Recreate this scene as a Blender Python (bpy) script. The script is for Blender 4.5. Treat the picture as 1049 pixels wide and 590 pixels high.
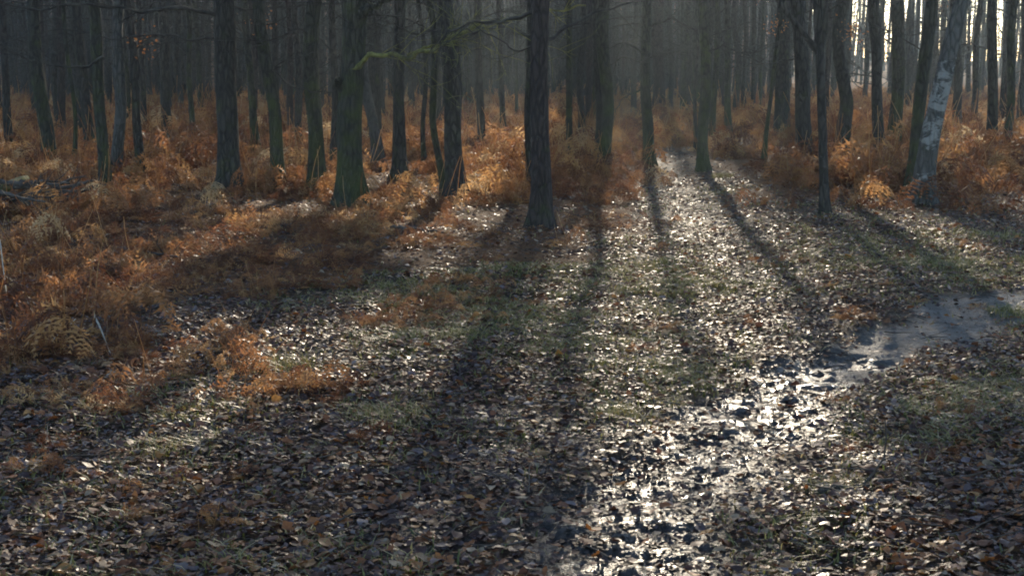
import bpy, math, random
import numpy as np
from mathutils import Vector, Matrix
R = math.radians
random.seed(7)
rng = np.random.default_rng(7)
sc = bpy.context.scene
for o in list(bpy.data.objects):
    bpy.data.objects.remove(o)

# ------------------------------------------------------------------ camera
CAMZ = 1.62
FPX = 1457.0                      # focal length in photo pixels (50 mm on 36 mm)
PITCH = math.atan((295 - 70) / FPX)
cam_d = bpy.data.cameras.new('camera')
cam = bpy.data.objects.new('camera', cam_d)
sc.collection.objects.link(cam)
cam_d.sensor_width = 36.0
cam_d.lens = 50.0
cam_d.clip_start = 0.1
cam_d.clip_end = 2000
cam.location = (0, 0, CAMZ)
cam.rotation_euler = (math.pi / 2 - PITCH, 0, 0)
sc.camera = cam

# ------------------------------------------------------------------ sky, sun, exposure
SUN_EL = R(19.0)
SUN_AZ = R(4.2)                   # to the right of the view axis (+Y)
SUNH = Vector((math.sin(SUN_AZ), math.cos(SUN_AZ), 0))
SUNV = Vector((SUNH.x * math.cos(SUN_EL), SUNH.y * math.cos(SUN_EL), math.sin(SUN_EL)))
world = bpy.data.worlds.new('World')
sc.world = world
world.use_nodes = True
wn = world.node_tree.nodes
sky = wn.new('ShaderNodeTexSky')
sky.sky_type = 'NISHITA'
sky.sun_disc = False
sky.sun_elevation = SUN_EL
sky.sun_rotation = SUN_AZ
sky.air_density = 1.0
sky.dust_density = 0.4
sky.ozone_density = 2.4
wn['Background'].inputs['Strength'].default_value = 0.15
world.node_tree.links.new(sky.outputs[0], wn['Background'].inputs['Color'])
sun_d = bpy.data.lights.new('sun', 'SUN')
sun_d.energy = 3.7
sun_d.angle = R(0.9)
sun_d.color = (1.0, 0.86, 0.66)
sun = bpy.data.objects.new('sun', sun_d)
sc.collection.objects.link(sun)
sun.rotation_euler = (-SUNV).to_track_quat('-Z', 'Y').to_euler()
sun.location = (5, 60, 40)

vs = sc.view_settings
vs.view_transform = 'Standard'
vs.look = 'None'
vs.exposure = 1.33
vs.gamma = 1.0
vs.use_curve_mapping = False
cy = sc.cycles
cy.use_denoising = True
cy.max_bounces = 7
cy.diffuse_bounces = 3
cy.glossy_bounces = 3
cy.transmission_bounces = 4
cy.volume_bounces = 1
cy.sample_clamp_indirect = 4.0
cy.filter_width = 1.9
cy.pixel_filter_type = 'BLACKMAN_HARRIS'

# ------------------------------------------------------------------ helpers
COL = sc.collection


def hash2(ix, iy, seed):
    h = (ix.astype(np.int64) * 374761393 + iy.astype(np.int64) * 668265263 + seed * 1442695041) & 0xffffffff
    h = ((h ^ (h >> 13)) * 1274126177) & 0xffffffff
    h = (h ^ (h >> 16)) & 0xffffffff
    return h / 4294967295.0


def vnoise(x, y, seed=0):
    x = np.asarray(x, float); y = np.asarray(y, float)
    ix = np.floor(x); iy = np.floor(y)
    fx = x - ix; fy = y - iy
    fx = fx * fx * (3 - 2 * fx); fy = fy * fy * (3 - 2 * fy)
    ix = ix.astype(np.int64); iy = iy.astype(np.int64)
    a = hash2(ix, iy, seed); b = hash2(ix + 1, iy, seed)
    c = hash2(ix, iy + 1, seed); d = hash2(ix + 1, iy + 1, seed)
    return (a + (b - a) * fx) * (1 - fy) + (c + (d - c) * fx) * fy


def fbm(x, y, octv=3, seed=0):
    s = 0; a = 0.5; t = 0
    for k in range(octv):
        s = s + a * vnoise(x * 2 ** k + 17.3 * k, y * 2 ** k - 9.1 * k, seed + k); t += a; a *= 0.5
    return s / t - 0.5


def sstep(a, b, x):
    t = np.clip((np.asarray(x, float) - a) / (b - a), 0, 1)
    return t * t * (3 - 2 * t)


def ray(px, py):
    p = PITCH
    f = Vector((0, math.cos(p), -math.sin(p))); u = Vector((0, math.sin(p), math.cos(p)))
    return f * FPX + Vector((1, 0, 0)) * (px - 524.5) - u * (py - 295)


def flat_at(px, py):
    d = ray(px, py)
    t = CAMZ / -d.z
    return np.array([d.x * t, d.y * t])


def poly_mask(x, y, pts, soft=0.5, wob=0.35, seed=0):
    """soft distance mask round a poly line given as (world x, world y, half width)"""
    x = np.asarray(x, float); y = np.asarray(y, float)
    wx = x + wob * fbm(x * 1.3, y * 1.3, 3, seed + 5) * 2
    wy = y + wob * fbm(x * 1.3 + 31, y * 1.3, 3, seed + 9) * 2
    best = np.zeros_like(wx)
    for (ax, ay, aw), (bx, by, bw) in zip(pts[:-1], pts[1:]):
        vx, vy = bx - ax, by - ay
        t = np.clip(((wx - ax) * vx + (wy - ay) * vy) / (vx * vx + vy * vy), 0, 1)
        d = np.hypot(wx - ax - t * vx, wy - ay - t * vy)
        w = aw + (bw - aw) * t
        best = np.maximum(best, 1 - sstep(1 - soft, 1 + soft, d / w))
    return best


def spine(px):
    out = []
    for (x, y, hw) in px:
        g = flat_at(x, y)
        out.append((g[0], g[1], hw * g[1] / FPX))
    return out


MUD = [(0.35, 0.5, 0.5)] + spine([(660, 640, 95), (650, 585, 95), (665, 530, 90), (700, 475, 88), (775, 428, 75), (835, 388, 55), (868, 352, 40)])
TRACK = spine([(860, 350, 42), (805, 300, 46), (748, 255, 50), (705, 212, 46), (682, 182, 28), (662, 152, 14), (646, 132, 6)])
SAND = spine([(856, 376, 42), (915, 346, 56), (985, 322, 60), (1060, 308, 58), (1240, 292, 52)])


WETP = spine([(420, 560, 70), (470, 510, 80), (520, 460, 70), (560, 420, 40)])


def masks(x, y):
    mud = np.maximum(poly_mask(x, y, MUD, 0.45, 0.35, 1), 0.42 * poly_mask(x, y, WETP, 0.7, 0.6, 4))
    tr = poly_mask(x, y, TRACK, 0.5, 0.4, 2)
    sa = poly_mask(x, y, SAND, 0.45, 0.35, 3)
    return mud, tr, sa


def height(x, y):
    x = np.asarray(x, float); y = np.asarray(y, float)
    mud, tr, sa = masks(x, y)
    far = sstep(10, 28, np.hypot(x, y))
    h = 0.30 * fbm(x / 9, y / 9, 2, 11) * far + 0.10 * fbm(x / 2.6, y / 2.6, 2, 12)
    h = h + 0.060 * fbm(x / 0.55, y / 0.55, 3, 13) * (1 - 0.45 * mud)
    # churned mud: clods and hoof dents
    h = h + mud * (0.050 * fbm(x / 0.30, y / 0.22, 2, 14) + 0.030 * fbm(x / 0.10, y / 0.075, 2, 16) + 0.022 * fbm(x / 0.042, y / 0.040, 1, 18) - 0.035) + sa * 0.03 * fbm(x / 0.11, y / 0.09, 2, 19) + 0.030 * (1 - mud) * fbm(x / 0.14, y / 0.14, 2, 15)
    h = h - 0.05 * tr - 0.03 * sa
    az = x / np.maximum(y, 1.0)
    amp = 14.0 * (1 - sstep(0.10, 0.26, az)) + 2.5
    h = h + amp * sstep(88, 190, y)
    return h


def hz(x, y):
    return float(height(np.array([x]), np.array([y]))[0])


def ground_at(px, py):
    d = ray(px, py)
    z = 0.0
    for _ in range(12):
        t = (CAMZ - z) / -d.z
        nz = hz(d.x * t, d.y * t)
        z = z + 0.6 * (nz - z)
    t = (CAMZ - z) / -d.z
    return Vector((d.x * t, d.y * t, z))


def to_px(p):
    c = math.cos(PITCH); s = math.sin(PITCH)
    dx, dy, dz = p[0], p[1], p[2] - CAMZ
    f = dy * c - dz * s; u = dy * s + dz * c
    return 524.5 + FPX * dx / f, 295 - FPX * u / f


def mesh_np(name, V, faces, mat=None, smooth=True, attrs=None, colors=None):
    """faces: list of int arrays (n,3) / (n,4)"""
    me = bpy.data.meshes.new(name)
    V = np.asarray(V, np.float32)
    me.vertices.add(len(V)); me.vertices.foreach_set('co', V.ravel())
    idx = np.concatenate([np.asarray(f, np.int32).ravel() for f in faces])
    tot = np.concatenate([np.full(len(f), np.asarray(f).shape[1], np.int32) for f in faces])
    st = np.concatenate([[0], np.cumsum(tot)[:-1]]).astype(np.int32)
    me.loops.add(len(idx)); me.loops.foreach_set('vertex_index', idx)
    me.polygons.add(len(tot))
    me.polygons.foreach_set('loop_start', st); me.polygons.foreach_set('loop_total', tot)
    if smooth:
        me.polygons.foreach_set('use_smooth', np.ones(len(tot), bool))
    me.update(calc_edges=True)
    for k, a in (attrs or {}).items():
        at = me.attributes.new(k, 'FLOAT', 'POINT'); at.data.foreach_set('value', np.asarray(a, np.float32))
    for k, a in (colors or {}).items():
        at = me.attributes.new(k, 'FLOAT_COLOR', 'POINT'); at.data.foreach_set('color', np.asarray(a, np.float32).ravel())
    if mat: me.materials.append(mat)
    return me


def link(name, data, parent=None, loc=None):
    o = bpy.data.objects.new(name, data); COL.objects.link(o)
    if parent: o.parent = parent
    if loc is not None: o.location = loc
    return o


def tag(o, label=None, cat=None, group=None, kind=None):
    if label: o['label'] = label
    if cat: o['category'] = cat
    if group: o['group'] = group
    if kind: o['kind'] = kind
    return o


class MB:
    """collects tubes and faces into one mesh"""
    def __init__(s): s.V = []; s.F4 = []; s.F3 = []; s.n = 0

    def add(s, V, F4=None, F3=None):
        s.V.append(np.asarray(V, float))
        if F4 is not None and len(F4): s.F4.append(np.asarray(F4) + s.n)
        if F3 is not None and len(F3): s.F3.append(np.asarray(F3) + s.n)
        s.n += len(V)

    def tube(s, P, r, k=5, lump=0.0, cap=False):
        P = np.asarray(P, float); n = len(P)
        r = np.broadcast_to(np.asarray(r, float), (n,))
        T = np.gradient(P, axis=0); T /= np.linalg.norm(T, axis=1)[:, None] + 1e-9
        ref = np.array([0, 0, 1.0]) if abs(T[0][2]) < 0.9 else np.array([1.0, 0, 0])
        A = np.cross(T, ref); A /= np.linalg.norm(A, axis=1)[:, None] + 1e-9
        B = np.cross(T, A)
        th = np.linspace(0, 2 * np.pi, k, endpoint=False)
        rr = r[:, None] * (1 + lump * (rng.random((n, k)) - 0.5))
        V = P[:, None, :] + rr[:, :, None] * (np.cos(th)[None, :, None] * A[:, None, :] + np.sin(th)[None, :, None] * B[:, None, :])
        i = np.arange(n - 1)[:, None] * k; j = np.arange(k)[None, :]; j2 = (j + 1) % k
        F = np.stack([i + j, i + j2, i + k + j2, i + k + j], -1).reshape(-1, 4)
        V = V.reshape(-1, 3); F3 = None
        if cap:
            V = np.vstack([V, P[0], P[-1]]); m = n * k
            a = np.arange(k); b = (a + 1) % k
            F3 = np.vstack([np.stack([b, a, np.full(k, m)], 1), np.stack([a + (n - 1) * k, b + (n - 1) * k, np.full(k, m + 1)], 1)])
        s.add(V, F, F3)

    def mesh(s, name, mat, smooth=True):
        f = []
        if s.F4: f.append(np.vstack(s.F4))
        if s.F3: f.append(np.vstack(s.F3))
        return mesh_np(name, np.vstack(s.V), f, mat, smooth)


# ------------------------------------------------------------------ materials
def new_mat(name):
    m = bpy.data.materials.new(name); m.use_nodes = True
    nt = m.node_tree; nt.nodes.clear()
    out = nt.nodes.new('ShaderNodeOutputMaterial')
    return m, nt, out


def N(nt, t, **kw):
    n = nt.nodes.new(t)
    for k, v in kw.items():
        if k in n.inputs.keys(): n.inputs[k].default_value = v
        else: setattr(n, k, v)
    return n


def L(nt, a, b): nt.links.new(a, b)


def ramp(nt, fac, stops):
    r = nt.nodes.new('ShaderNodeValToRGB')
    e = r.color_ramp.elements
    while len(e) < len(stops): e.new(0.5)
    for el, (p, c) in zip(e, stops):
        el.position = p; el.color = (*c, 1) if len(c) == 3 else c
    L(nt, fac, r.inputs[0])
    return r.outputs[0]


def math_n(nt, op, a, b=None, c=None):
    m = nt.nodes.new('ShaderNodeMath'); m.operation = op
    for i, v in enumerate((a, b, c)):
        if v is None: continue
        if isinstance(v, (int, float)): m.inputs[i].default_value = v
        else: L(nt, v, m.inputs[i])
    return m.outputs[0]


def mix_col(nt, fac, a, b):
    m = nt.nodes.new('ShaderNodeMix'); m.data_type = 'RGBA'
    L(nt, fac, m.inputs[0]) if not isinstance(fac, (int, float)) else setattr(m.inputs[0], 'default_value', fac)
    for s, v in ((m.inputs[6], a), (m.inputs[7], b)):
        if isinstance(v, tuple): s.default_value = (*v, 1)
        else: L(nt, v, s)
    return m.outputs[2]


def bark_mat(name, dark, light, moss=0.5, birch=None):
    m, nt, out = new_mat(name)
    tc = N(nt, 'ShaderNodeTexCoord')
    oi = N(nt, 'ShaderNodeObjectInfo')
    add = N(nt, 'ShaderNodeVectorMath', operation='MULTIPLY_ADD')
    L(nt, oi.outputs['Random'], add.inputs[0]); add.inputs[1].default_value = (31, 17, 11); L(nt, tc.outputs['Object'], add.inputs[2])
    mp = N(nt, 'ShaderNodeMapping'); mp.inputs['Scale'].default_value = (1, 1, 0.30)
    L(nt, add.outputs[0], mp.inputs[0])
    fis = N(nt, 'ShaderNodeTexNoise', Scale=26.0, Detail=5.0, Roughness=0.65, Distortion=0.6); L(nt, mp.outputs[0], fis.inputs['Vector'])
    big = N(nt, 'ShaderNodeTexNoise', Scale=2.2, Detail=4.0, Roughness=0.6); L(nt, add.outputs[0], big.inputs['Vector'])
    vor = N(nt, 'ShaderNodeTexVoronoi', Scale=17.0, feature='DISTANCE_TO_EDGE'); L(nt, mp.outputs[0], vor.inputs['Vector'])
    hgt = math_n(nt, 'ADD', math_n(nt, 'MULTIPLY', fis.outputs[0], 0.7), math_n(nt, 'MULTIPLY', math_n(nt, 'MINIMUM', vor.outputs[0], 0.25), 2.0))
    col = ramp(nt, hgt, [(0.25, dark), (0.8, light)])
    col = mix_col(nt, math_n(nt, 'MULTIPLY', big.outputs[0], 0.5), col, (light[0] * 0.9, light[1] * 1.0, light[2] * 0.95))
    sep = N(nt, 'ShaderNodeSeparateXYZ'); L(nt, tc.outputs['Object'], sep.inputs[0])
    if birch:
        mb = N(nt, 'ShaderNodeMapping'); mb.inputs['Scale'].default_value = (0.9, 0.9, 1.7); L(nt, add.outputs[0], mb.inputs[0])
        bn = N(nt, 'ShaderNodeTexNoise', Scale=4.2, Detail=6.0, Roughness=0.75, Distortion=0.8); L(nt, mb.outputs[0], bn.inputs['Vector'])
        lo = N(nt, 'ShaderNodeMapRange'); lo.inputs[1].default_value = 1.15; lo.inputs[2].default_value = 0.2; L(nt, math_n(nt, 'ABSOLUTE', math_n(nt, 'SUBTRACT', sep.outputs[2], 1.1)), lo.inputs[0])
        pw = ramp(nt, math_n(nt, 'ADD', bn.outputs[0], math_n(nt, 'MULTIPLY', lo.outputs[0], 0.20)), [(0.66, (0, 0, 0)), (0.72, (1, 1, 1))])
        col = mix_col(nt, pw, col, birch)
    # moss: patches of its own, thicker low on the stem
    mn = N(nt, 'ShaderNodeTexNoise', Scale=3.4, Detail=6.0, Roughness=0.7); L(nt, add.outputs[0], mn.inputs['Vector'])
    hg = N(nt, 'ShaderNodeMapRange'); hg.inputs[1].default_value = 0.0; hg.inputs[2].default_value = 3.5; hg.inputs[3].default_value = 0.22; hg.inputs[4].default_value = 0.0
    L(nt, sep.outputs[2], hg.inputs[0])
    mm = ramp(nt, math_n(nt, 'ADD', mn.outputs[0], hg.outputs[0]), [(0.76 - 0.2 * moss, (0, 0, 0)), (0.96 - 0.2 * moss, (1, 1, 1))])
    col = mix_col(nt, math_n(nt, 'MULTIPLY', mm, 0.85), col, (0.055, 0.060, 0.018))
    bs = N(nt, 'ShaderNodeBsdfPrincipled', Roughness=0.85); L(nt, col, bs.inputs['Base Color'])
    bs.inputs['Specular IOR Level'].default_value = 0.25
    bp = N(nt, 'ShaderNodeBump', Strength=1.0, Distance=0.04); L(nt, hgt, bp.inputs['Height']); L(nt, bp.outputs[0], bs.inputs['Normal'])
    L(nt, bs.outputs[0], out.inputs[0])
    return m


M_BARK = bark_mat('bark_oak', (0.007, 0.006, 0.005), (0.052, 0.042, 0.034), 0.35)
M_BARK2 = bark_mat('bark_mossy', (0.007, 0.006, 0.005), (0.050, 0.044, 0.032), 0.85)
M_BARK3 = bark_mat('bark_pine', (0.007, 0.006, 0.005), (0.055, 0.038, 0.032), 0.10)
M_BIRCH = bark_mat('bark_birch', (0.020, 0.018, 0.016), (0.10, 0.09, 0.08), 0.15, (0.24, 0.23, 0.21))
M_BLOTCH = bark_mat('bark_old_birch', (0.012, 0.011, 0.010), (0.085, 0.075, 0.065), 0.3, (0.075, 0.070, 0.062))


def leafy_mat(name, trans, rough=0.4, attr='col', spec=0.5, coat=0.0, flat=None, wet=None):
    m, nt, out = new_mat(name)
    if flat is None:
        at = N(nt, 'ShaderNodeAttribute', attribute_name=attr); c = at.outputs['Color']
    else:
        oi = N(nt, 'ShaderNodeObjectInfo')
        c = ramp(nt, oi.outputs['Random'], flat)
    tc = N(nt, 'ShaderNodeTexCoord')
    nz = N(nt, 'ShaderNodeTexNoise', Scale=60.0, Detail=3.0); L(nt, tc.outputs['Object'], nz.inputs['Vector'])
    hs = N(nt, 'ShaderNodeHueSaturation'); L(nt, c, hs.inputs['Color'])
    L(nt, math_n(nt, 'MULTIPLY_ADD', nz.outputs[0], 1.2, 0.4), hs.inputs['Value'])
    bs = N(nt, 'ShaderNodeBsdfPrincipled', Roughness=rough); L(nt, hs.outputs[0], bs.inputs['Base Color'])
    if wet:
        wn_ = N(nt, 'ShaderNodeTexNoise', Scale=3.0, Detail=6.0, Roughness=0.75); L(nt, tc.outputs['Object'], wn_.inputs['Vector'])
        mr = N(nt, 'ShaderNodeMapRange'); mr.inputs[1].default_value = 0.35; mr.inputs[2].default_value = 0.65; mr.inputs[3].default_value = wet[0]; mr.inputs[4].default_value = wet[1]
        L(nt, wn_.outputs[0], mr.inputs[0]); L(nt, mr.outputs[0], bs.inputs['Roughness'])
    bs.inputs['Specular IOR Level'].default_value = spec
    bs.inputs['Coat Weight'].default_value = coat
    bs.inputs['Coat Roughness'].default_value = 0.22
    bp = N(nt, 'ShaderNodeBump', Strength=0.5, Distance=0.004); L(nt, nz.outputs[0], bp.inputs['Height']); L(nt, bp.outputs[0], bs.inputs['Normal'])
    tr = N(nt, 'ShaderNodeBsdfTranslucent'); L(nt, hs.outputs[0], tr.inputs[0])
    mx = N(nt, 'ShaderNodeMixShader'); mx.inputs[0].default_value = trans
    L(nt, bs.outputs[0], mx.inputs[1]); L(nt, tr.outputs[0], mx.inputs[2]); L(nt, mx.outputs[0], out.inputs[0])
    return m


def fern_mat(trans, flat):
    """dead frond: tone per clump times tone per frond"""
    m, nt, out = new_mat('dead_bracken')
    oi = N(nt, 'ShaderNodeObjectInfo'); at = N(nt, 'ShaderNodeAttribute', attribute_name='tone')
    f = math_n(nt, 'ADD', math_n(nt, 'MULTIPLY', oi.outputs['Random'], 0.45), math_n(nt, 'MULTIPLY', at.outputs['Fac'], 0.55))
    c = ramp(nt, f, flat)
    bs = N(nt, 'ShaderNodeBsdfPrincipled', Roughness=0.55); L(nt, c, bs.inputs['Base Color']); bs.inputs['Specular IOR Level'].default_value = 0.25
    tr = N(nt, 'ShaderNodeBsdfTranslucent'); L(nt, c, tr.inputs[0])
    mx = N(nt, 'ShaderNodeMixShader'); mx.inputs[0].default_value = trans
    L(nt, bs.outputs[0], mx.inputs[1]); L(nt, tr.outputs[0], mx.inputs[2]); L(nt, mx.outputs[0], out.inputs[0])
    return m


M_LEAF = leafy_mat('wet_dead_leaf', 0.30, 0.42, spec=0.32, coat=0.0, wet=(0.32, 0.78))
M_LEAF1 = leafy_mat('wet_dead_leaf_single', 0.3, 0.5, spec=0.35, coat=0.05,
                    flat=[(0.0, (0.10, 0.045, 0.022)), (0.35, (0.22, 0.075, 0.022)), (0.7, (0.32, 0.12, 0.03)), (1.0, (0.26, 0.17, 0.09))])
M_FERN = fern_mat(0.6,
                   flat=[(0.05, (0.075, 0.030, 0.017)), (0.35, (0.175, 0.072, 0.034)), (0.58, (0.30, 0.138, 0.056)), (0.80, (0.50, 0.275, 0.105)), (1.0, (0.58, 0.42, 0.23))])
M_GRASS = leafy_mat('winter_grass', 0.5, 0.45, spec=0.4)
M_CLING = leafy_mat('clinging_leaf', 0.45, 0.6, spec=0.2, flat=[(0, (0.26, 0.10, 0.03)), (1, (0.36, 0.15, 0.045))])


def stick_mat(name, a, b):
    m, nt, out = new_mat(name)
    tc = N(nt, 'ShaderNodeTexCoord')
    nz = N(nt, 'ShaderNodeTexNoise', Scale=9.0, Detail=6.0, Roughness=0.7); L(nt, tc.outputs['Object'], nz.inputs['Vector'])
    bs = N(nt, 'ShaderNodeBsdfPrincipled', Roughness=0.85); bs.inputs['Specular IOR Level'].default_value = 0.2; L(nt, ramp(nt, nz.outputs[0], [(0.35, a), (0.68, b)]), bs.inputs['Base Color'])
    bp = N(nt, 'ShaderNodeBump', Strength=0.6, Distance=0.01); L(nt, nz.outputs[0], bp.inputs['Height']); L(nt, bp.outputs[0], bs.inputs['Normal'])
    L(nt, bs.outputs[0], out.inputs[0])
    return m


M_STICK = stick_mat('dead_wood', (0.03, 0.022, 0.017), (0.11, 0.085, 0.065))
M_PALE = stick_mat('bleached_stalk', (0.28, 0.23, 0.16), (0.5, 0.43, 0.33))
M_TWIG = stick_mat('live_twig', (0.020, 0.017, 0.014), (0.065, 0.058, 0.048))
M_MOSSLOG = stick_mat('mossy_wood', (0.035, 0.030, 0.016), (0.20, 0.19, 0.055))


def ground_mat():
    m, nt, out = new_mat('woodland_floor')
    tc = N(nt, 'ShaderNodeTexCoord')
    P = tc.outputs['Object']
    mud = N(nt, 'ShaderNodeAttribute', attribute_name='mud').outputs['Fac']
    sand = N(nt, 'ShaderNodeAttribute', attribute_name='sand').outputs['Fac']
    fern = N(nt, 'ShaderNodeAttribute', attribute_name='fern').outputs['Fac']
    n1 = N(nt, 'ShaderNodeTexNoise', Scale=2.3, Detail=8.0, Roughness=0.7); L(nt, P, n1.inputs['Vector'])
    n2 = N(nt, 'ShaderNodeTexNoise', Scale=26.0, Detail=8.0, Roughness=0.72); L(nt, P, n2.inputs['Vector'])
    n3 = N(nt, 'ShaderNodeTexNoise', Scale=70.0, Detail=3.0, Roughness=0.6); L(nt, P, n3.inputs['Vector'])
    v = N(nt, 'ShaderNodeTexVoronoi', Scale=17.0, Randomness=1.0); L(nt, P, v.inputs['Vector'])
    litter = ramp(nt, N_sep(nt, v.outputs['Color']), [(0.0, (0.030, 0.018, 0.011)), (0.4, (0.075, 0.040, 0.022)), (0.7, (0.13, 0.070, 0.036)), (0.9, (0.20, 0.10, 0.04)), (1.0, (0.22, 0.15, 0.085))])
    soil = ramp(nt, n2.outputs[0], [(0.3, (0.020, 0.015, 0.011)), (0.7, (0.062, 0.048, 0.036))])
    base = mix_col(nt, ramp(nt, n1.outputs[0], [(0.38, (0, 0, 0)), (0.56, (1, 1, 1))]), soil, litter)
    base = mix_col(nt, math_n(nt, 'MULTIPLY', fern, 0.75), base, ramp(nt, n2.outputs[0], [(0.3, (0.08, 0.034, 0.014)), (0.7, (0.20, 0.085, 0.028))]))
    mudc = ramp(nt, n2.outputs[0], [(0.3, (0.014, 0.012, 0.011)), (0.7, (0.048, 0.041, 0.036))])
    sandc = ramp(nt, n2.outputs[0], [(0.3, (0.075, 0.064, 0.054)), (0.72, (0.20, 0.178, 0.152))])
    base = mix_col(nt, mud, base, mudc)
    base = mix_col(nt, sand, base, sandc)
    bs = N(nt, 'ShaderNodeBsdfPrincipled'); L(nt, base, bs.inputs['Base Color'])
    n4 = N(nt, 'ShaderNodeTexNoise', Scale=5.0, Detail=5.0, Roughness=0.65); L(nt, P, n4.inputs['Vector'])
    wet = ramp(nt, n4.outputs[0], [(0.40, (0.15, 0.15, 0.15)), (0.60, (0.36, 0.36, 0.36))])
    rg = N(nt, 'ShaderNodeMix'); rg.data_type = 'FLOAT'; L(nt, mud, rg.inputs[0]); rg.inputs[2].default_value = 0.9; L(nt, wet, rg.inputs[3])
    rg2 = N(nt, 'ShaderNodeMix'); rg2.data_type = 'FLOAT'; L(nt, sand, rg2.inputs[0]); L(nt, rg.outputs[0], rg2.inputs[2]); rg2.inputs[3].default_value = 0.6
    L(nt, rg2.outputs[0], bs.inputs['Roughness'])
    sp = N(nt, 'ShaderNodeMapRange'); L(nt, mud, sp.inputs[0]); sp.inputs[3].default_value = 0.12; sp.inputs[4].default_value = 0.36; L(nt, sp.outputs[0], bs.inputs['Specular IOR Level'])
    hh = math_n(nt, 'ADD', math_n(nt, 'MULTIPLY', n2.outputs[0], 1.0), math_n(nt, 'MULTIPLY', n3.outputs[0], 0.7))
    bp = N(nt, 'ShaderNodeBump', Strength=1.0, Distance=0.05); L(nt, hh, bp.inputs['Height']); L(nt, bp.outputs[0], bs.inputs['Normal'])
    L(nt, bs.outputs[0], out.inputs[0])
    return m


def N_sep(nt, col):
    s = nt.nodes.new('ShaderNodeSeparateColor'); L(nt, col, s.inputs[0]); return s.outputs[0]


M_GROUND = ground_mat()

# ------------------------------------------------------------------ where bracken grows (photo outline put on the ground)
def in_poly(x, y, poly):
    ins = np.zeros(len(x), bool); n = len(poly)
    for i in range(n):
        x1, y1 = poly[i]; x2, y2 = poly[(i + 1) % n]
        c = ((y1 > y) != (y2 > y)) & (x < (x2 - x1) * (y - y1) / (y2 - y1 + 1e-12) + x1)
        ins ^= c
    return ins


def wpoly(px): return [tuple(flat_at(*p)) for p in px]


FERN_L = wpoly([(-300, 420), (0, 375), (60, 360), (115, 325), (190, 312), (270, 298), (350, 286), (430, 280), (520, 274), (590, 264), (640, 244), (648, 215),
                (658, 190), (648, 160), (640, 135), (640, 110)]) + [(12, 75), (-2, 160), (-110, 160)]
FERN_R = wpoly([(1500, 250), (1240, 216), (1049, 207), (940, 204), (850, 206), (785, 206), (768, 192), (752, 176), (722, 160), (690, 145), (655, 130), (645, 110)]) + [(14, 75), (14, 160), (130, 160)]


def fern_mask(x, y):
    wx = x + 0.5 * fbm(x * 0.9, y * 0.9, 2, 41) * 2; wy = y + 0.6 * fbm(x * 0.9, y * 0.9, 2, 43) * 2
    return (in_poly(wx, wy, FERN_L) | in_poly(wx, wy, FERN_R)).astype(float)


# ------------------------------------------------------------------ ground sheet, path split out of the same grid
def axis(lo_f, hi_f, step, lo, hi, g_lo, g_hi):
    mid = np.arange(lo_f, hi_f + 1e-6, step)
    up = []; s = step; v = mid[-1]
    while v < hi:
        s *= g_hi; v += s; up.append(v)
    dn = []; s = step; v = mid[0]
    while v > lo:
        s *= g_lo; v -= s; dn.append(v)
    return np.array(dn[::-1] + list(mid) + up)


gx = axis(-2.6, 3.2, 0.019, -320, 320, 1.05, 1.05)
gy = axis(4.0, 8.6, 0.019, -60, 420, 1.25, 1.027)
GX, GY = np.meshgrid(gx, gy)
gxf, gyf = GX.ravel(), GY.ravel()
GZ = height(gxf, gyf)
g_mud, g_tr, g_sa = masks(gxf, gyf)
g_sand = np.clip(g_sa - g_mud * 0.7, 0, 1)
g_mudw = np.clip(np.maximum(g_mud, 0.25 * g_tr), 0, 1)
g_fern = fern_mask(gxf, gyf)
nx, ny = len(gx), len(gy)
ii, jj = np.meshgrid(np.arange(nx - 1), np.arange(ny - 1))
q = (jj * nx + ii).ravel()
quads = np.stack([q, q + 1, q + 1 + nx, q + nx], 1)
cls = np.zeros(len(gxf), int)
cls[g_mud > 0.5] = 1
cls[(g_tr > 0.5) & (cls == 0)] = 2
cls[(g_sa > 0.5) & (g_mud <= 0.5)] = 3
fc = cls[quads[:, 0]]
VV = np.stack([gxf, gyf, GZ], 1)


def sub_sheet(name, k, label):
    f = quads[fc == k]
    u, inv = np.unique(f.ravel(), return_inverse=True)
    me = mesh_np(name, VV[u], [inv.reshape(-1, 4)], M_GROUND, True, dict(mud=g_mudw[u], sand=g_sand[u], fern=g_fern[u]))
    return tag(link(name, me), label, None, None, 'structure')


ground = sub_sheet('ground', 0, 'woodland floor covered with wet fallen leaves')
sub_sheet('muddy_path', 1, 'churned wet mud of the path shining in the sun')
sub_sheet('leafy_track', 2, 'leaf strewn track leading back between the trees')
sub_sheet('sandy_path', 3, 'bare grey sandy path leaving towards the right')

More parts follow.
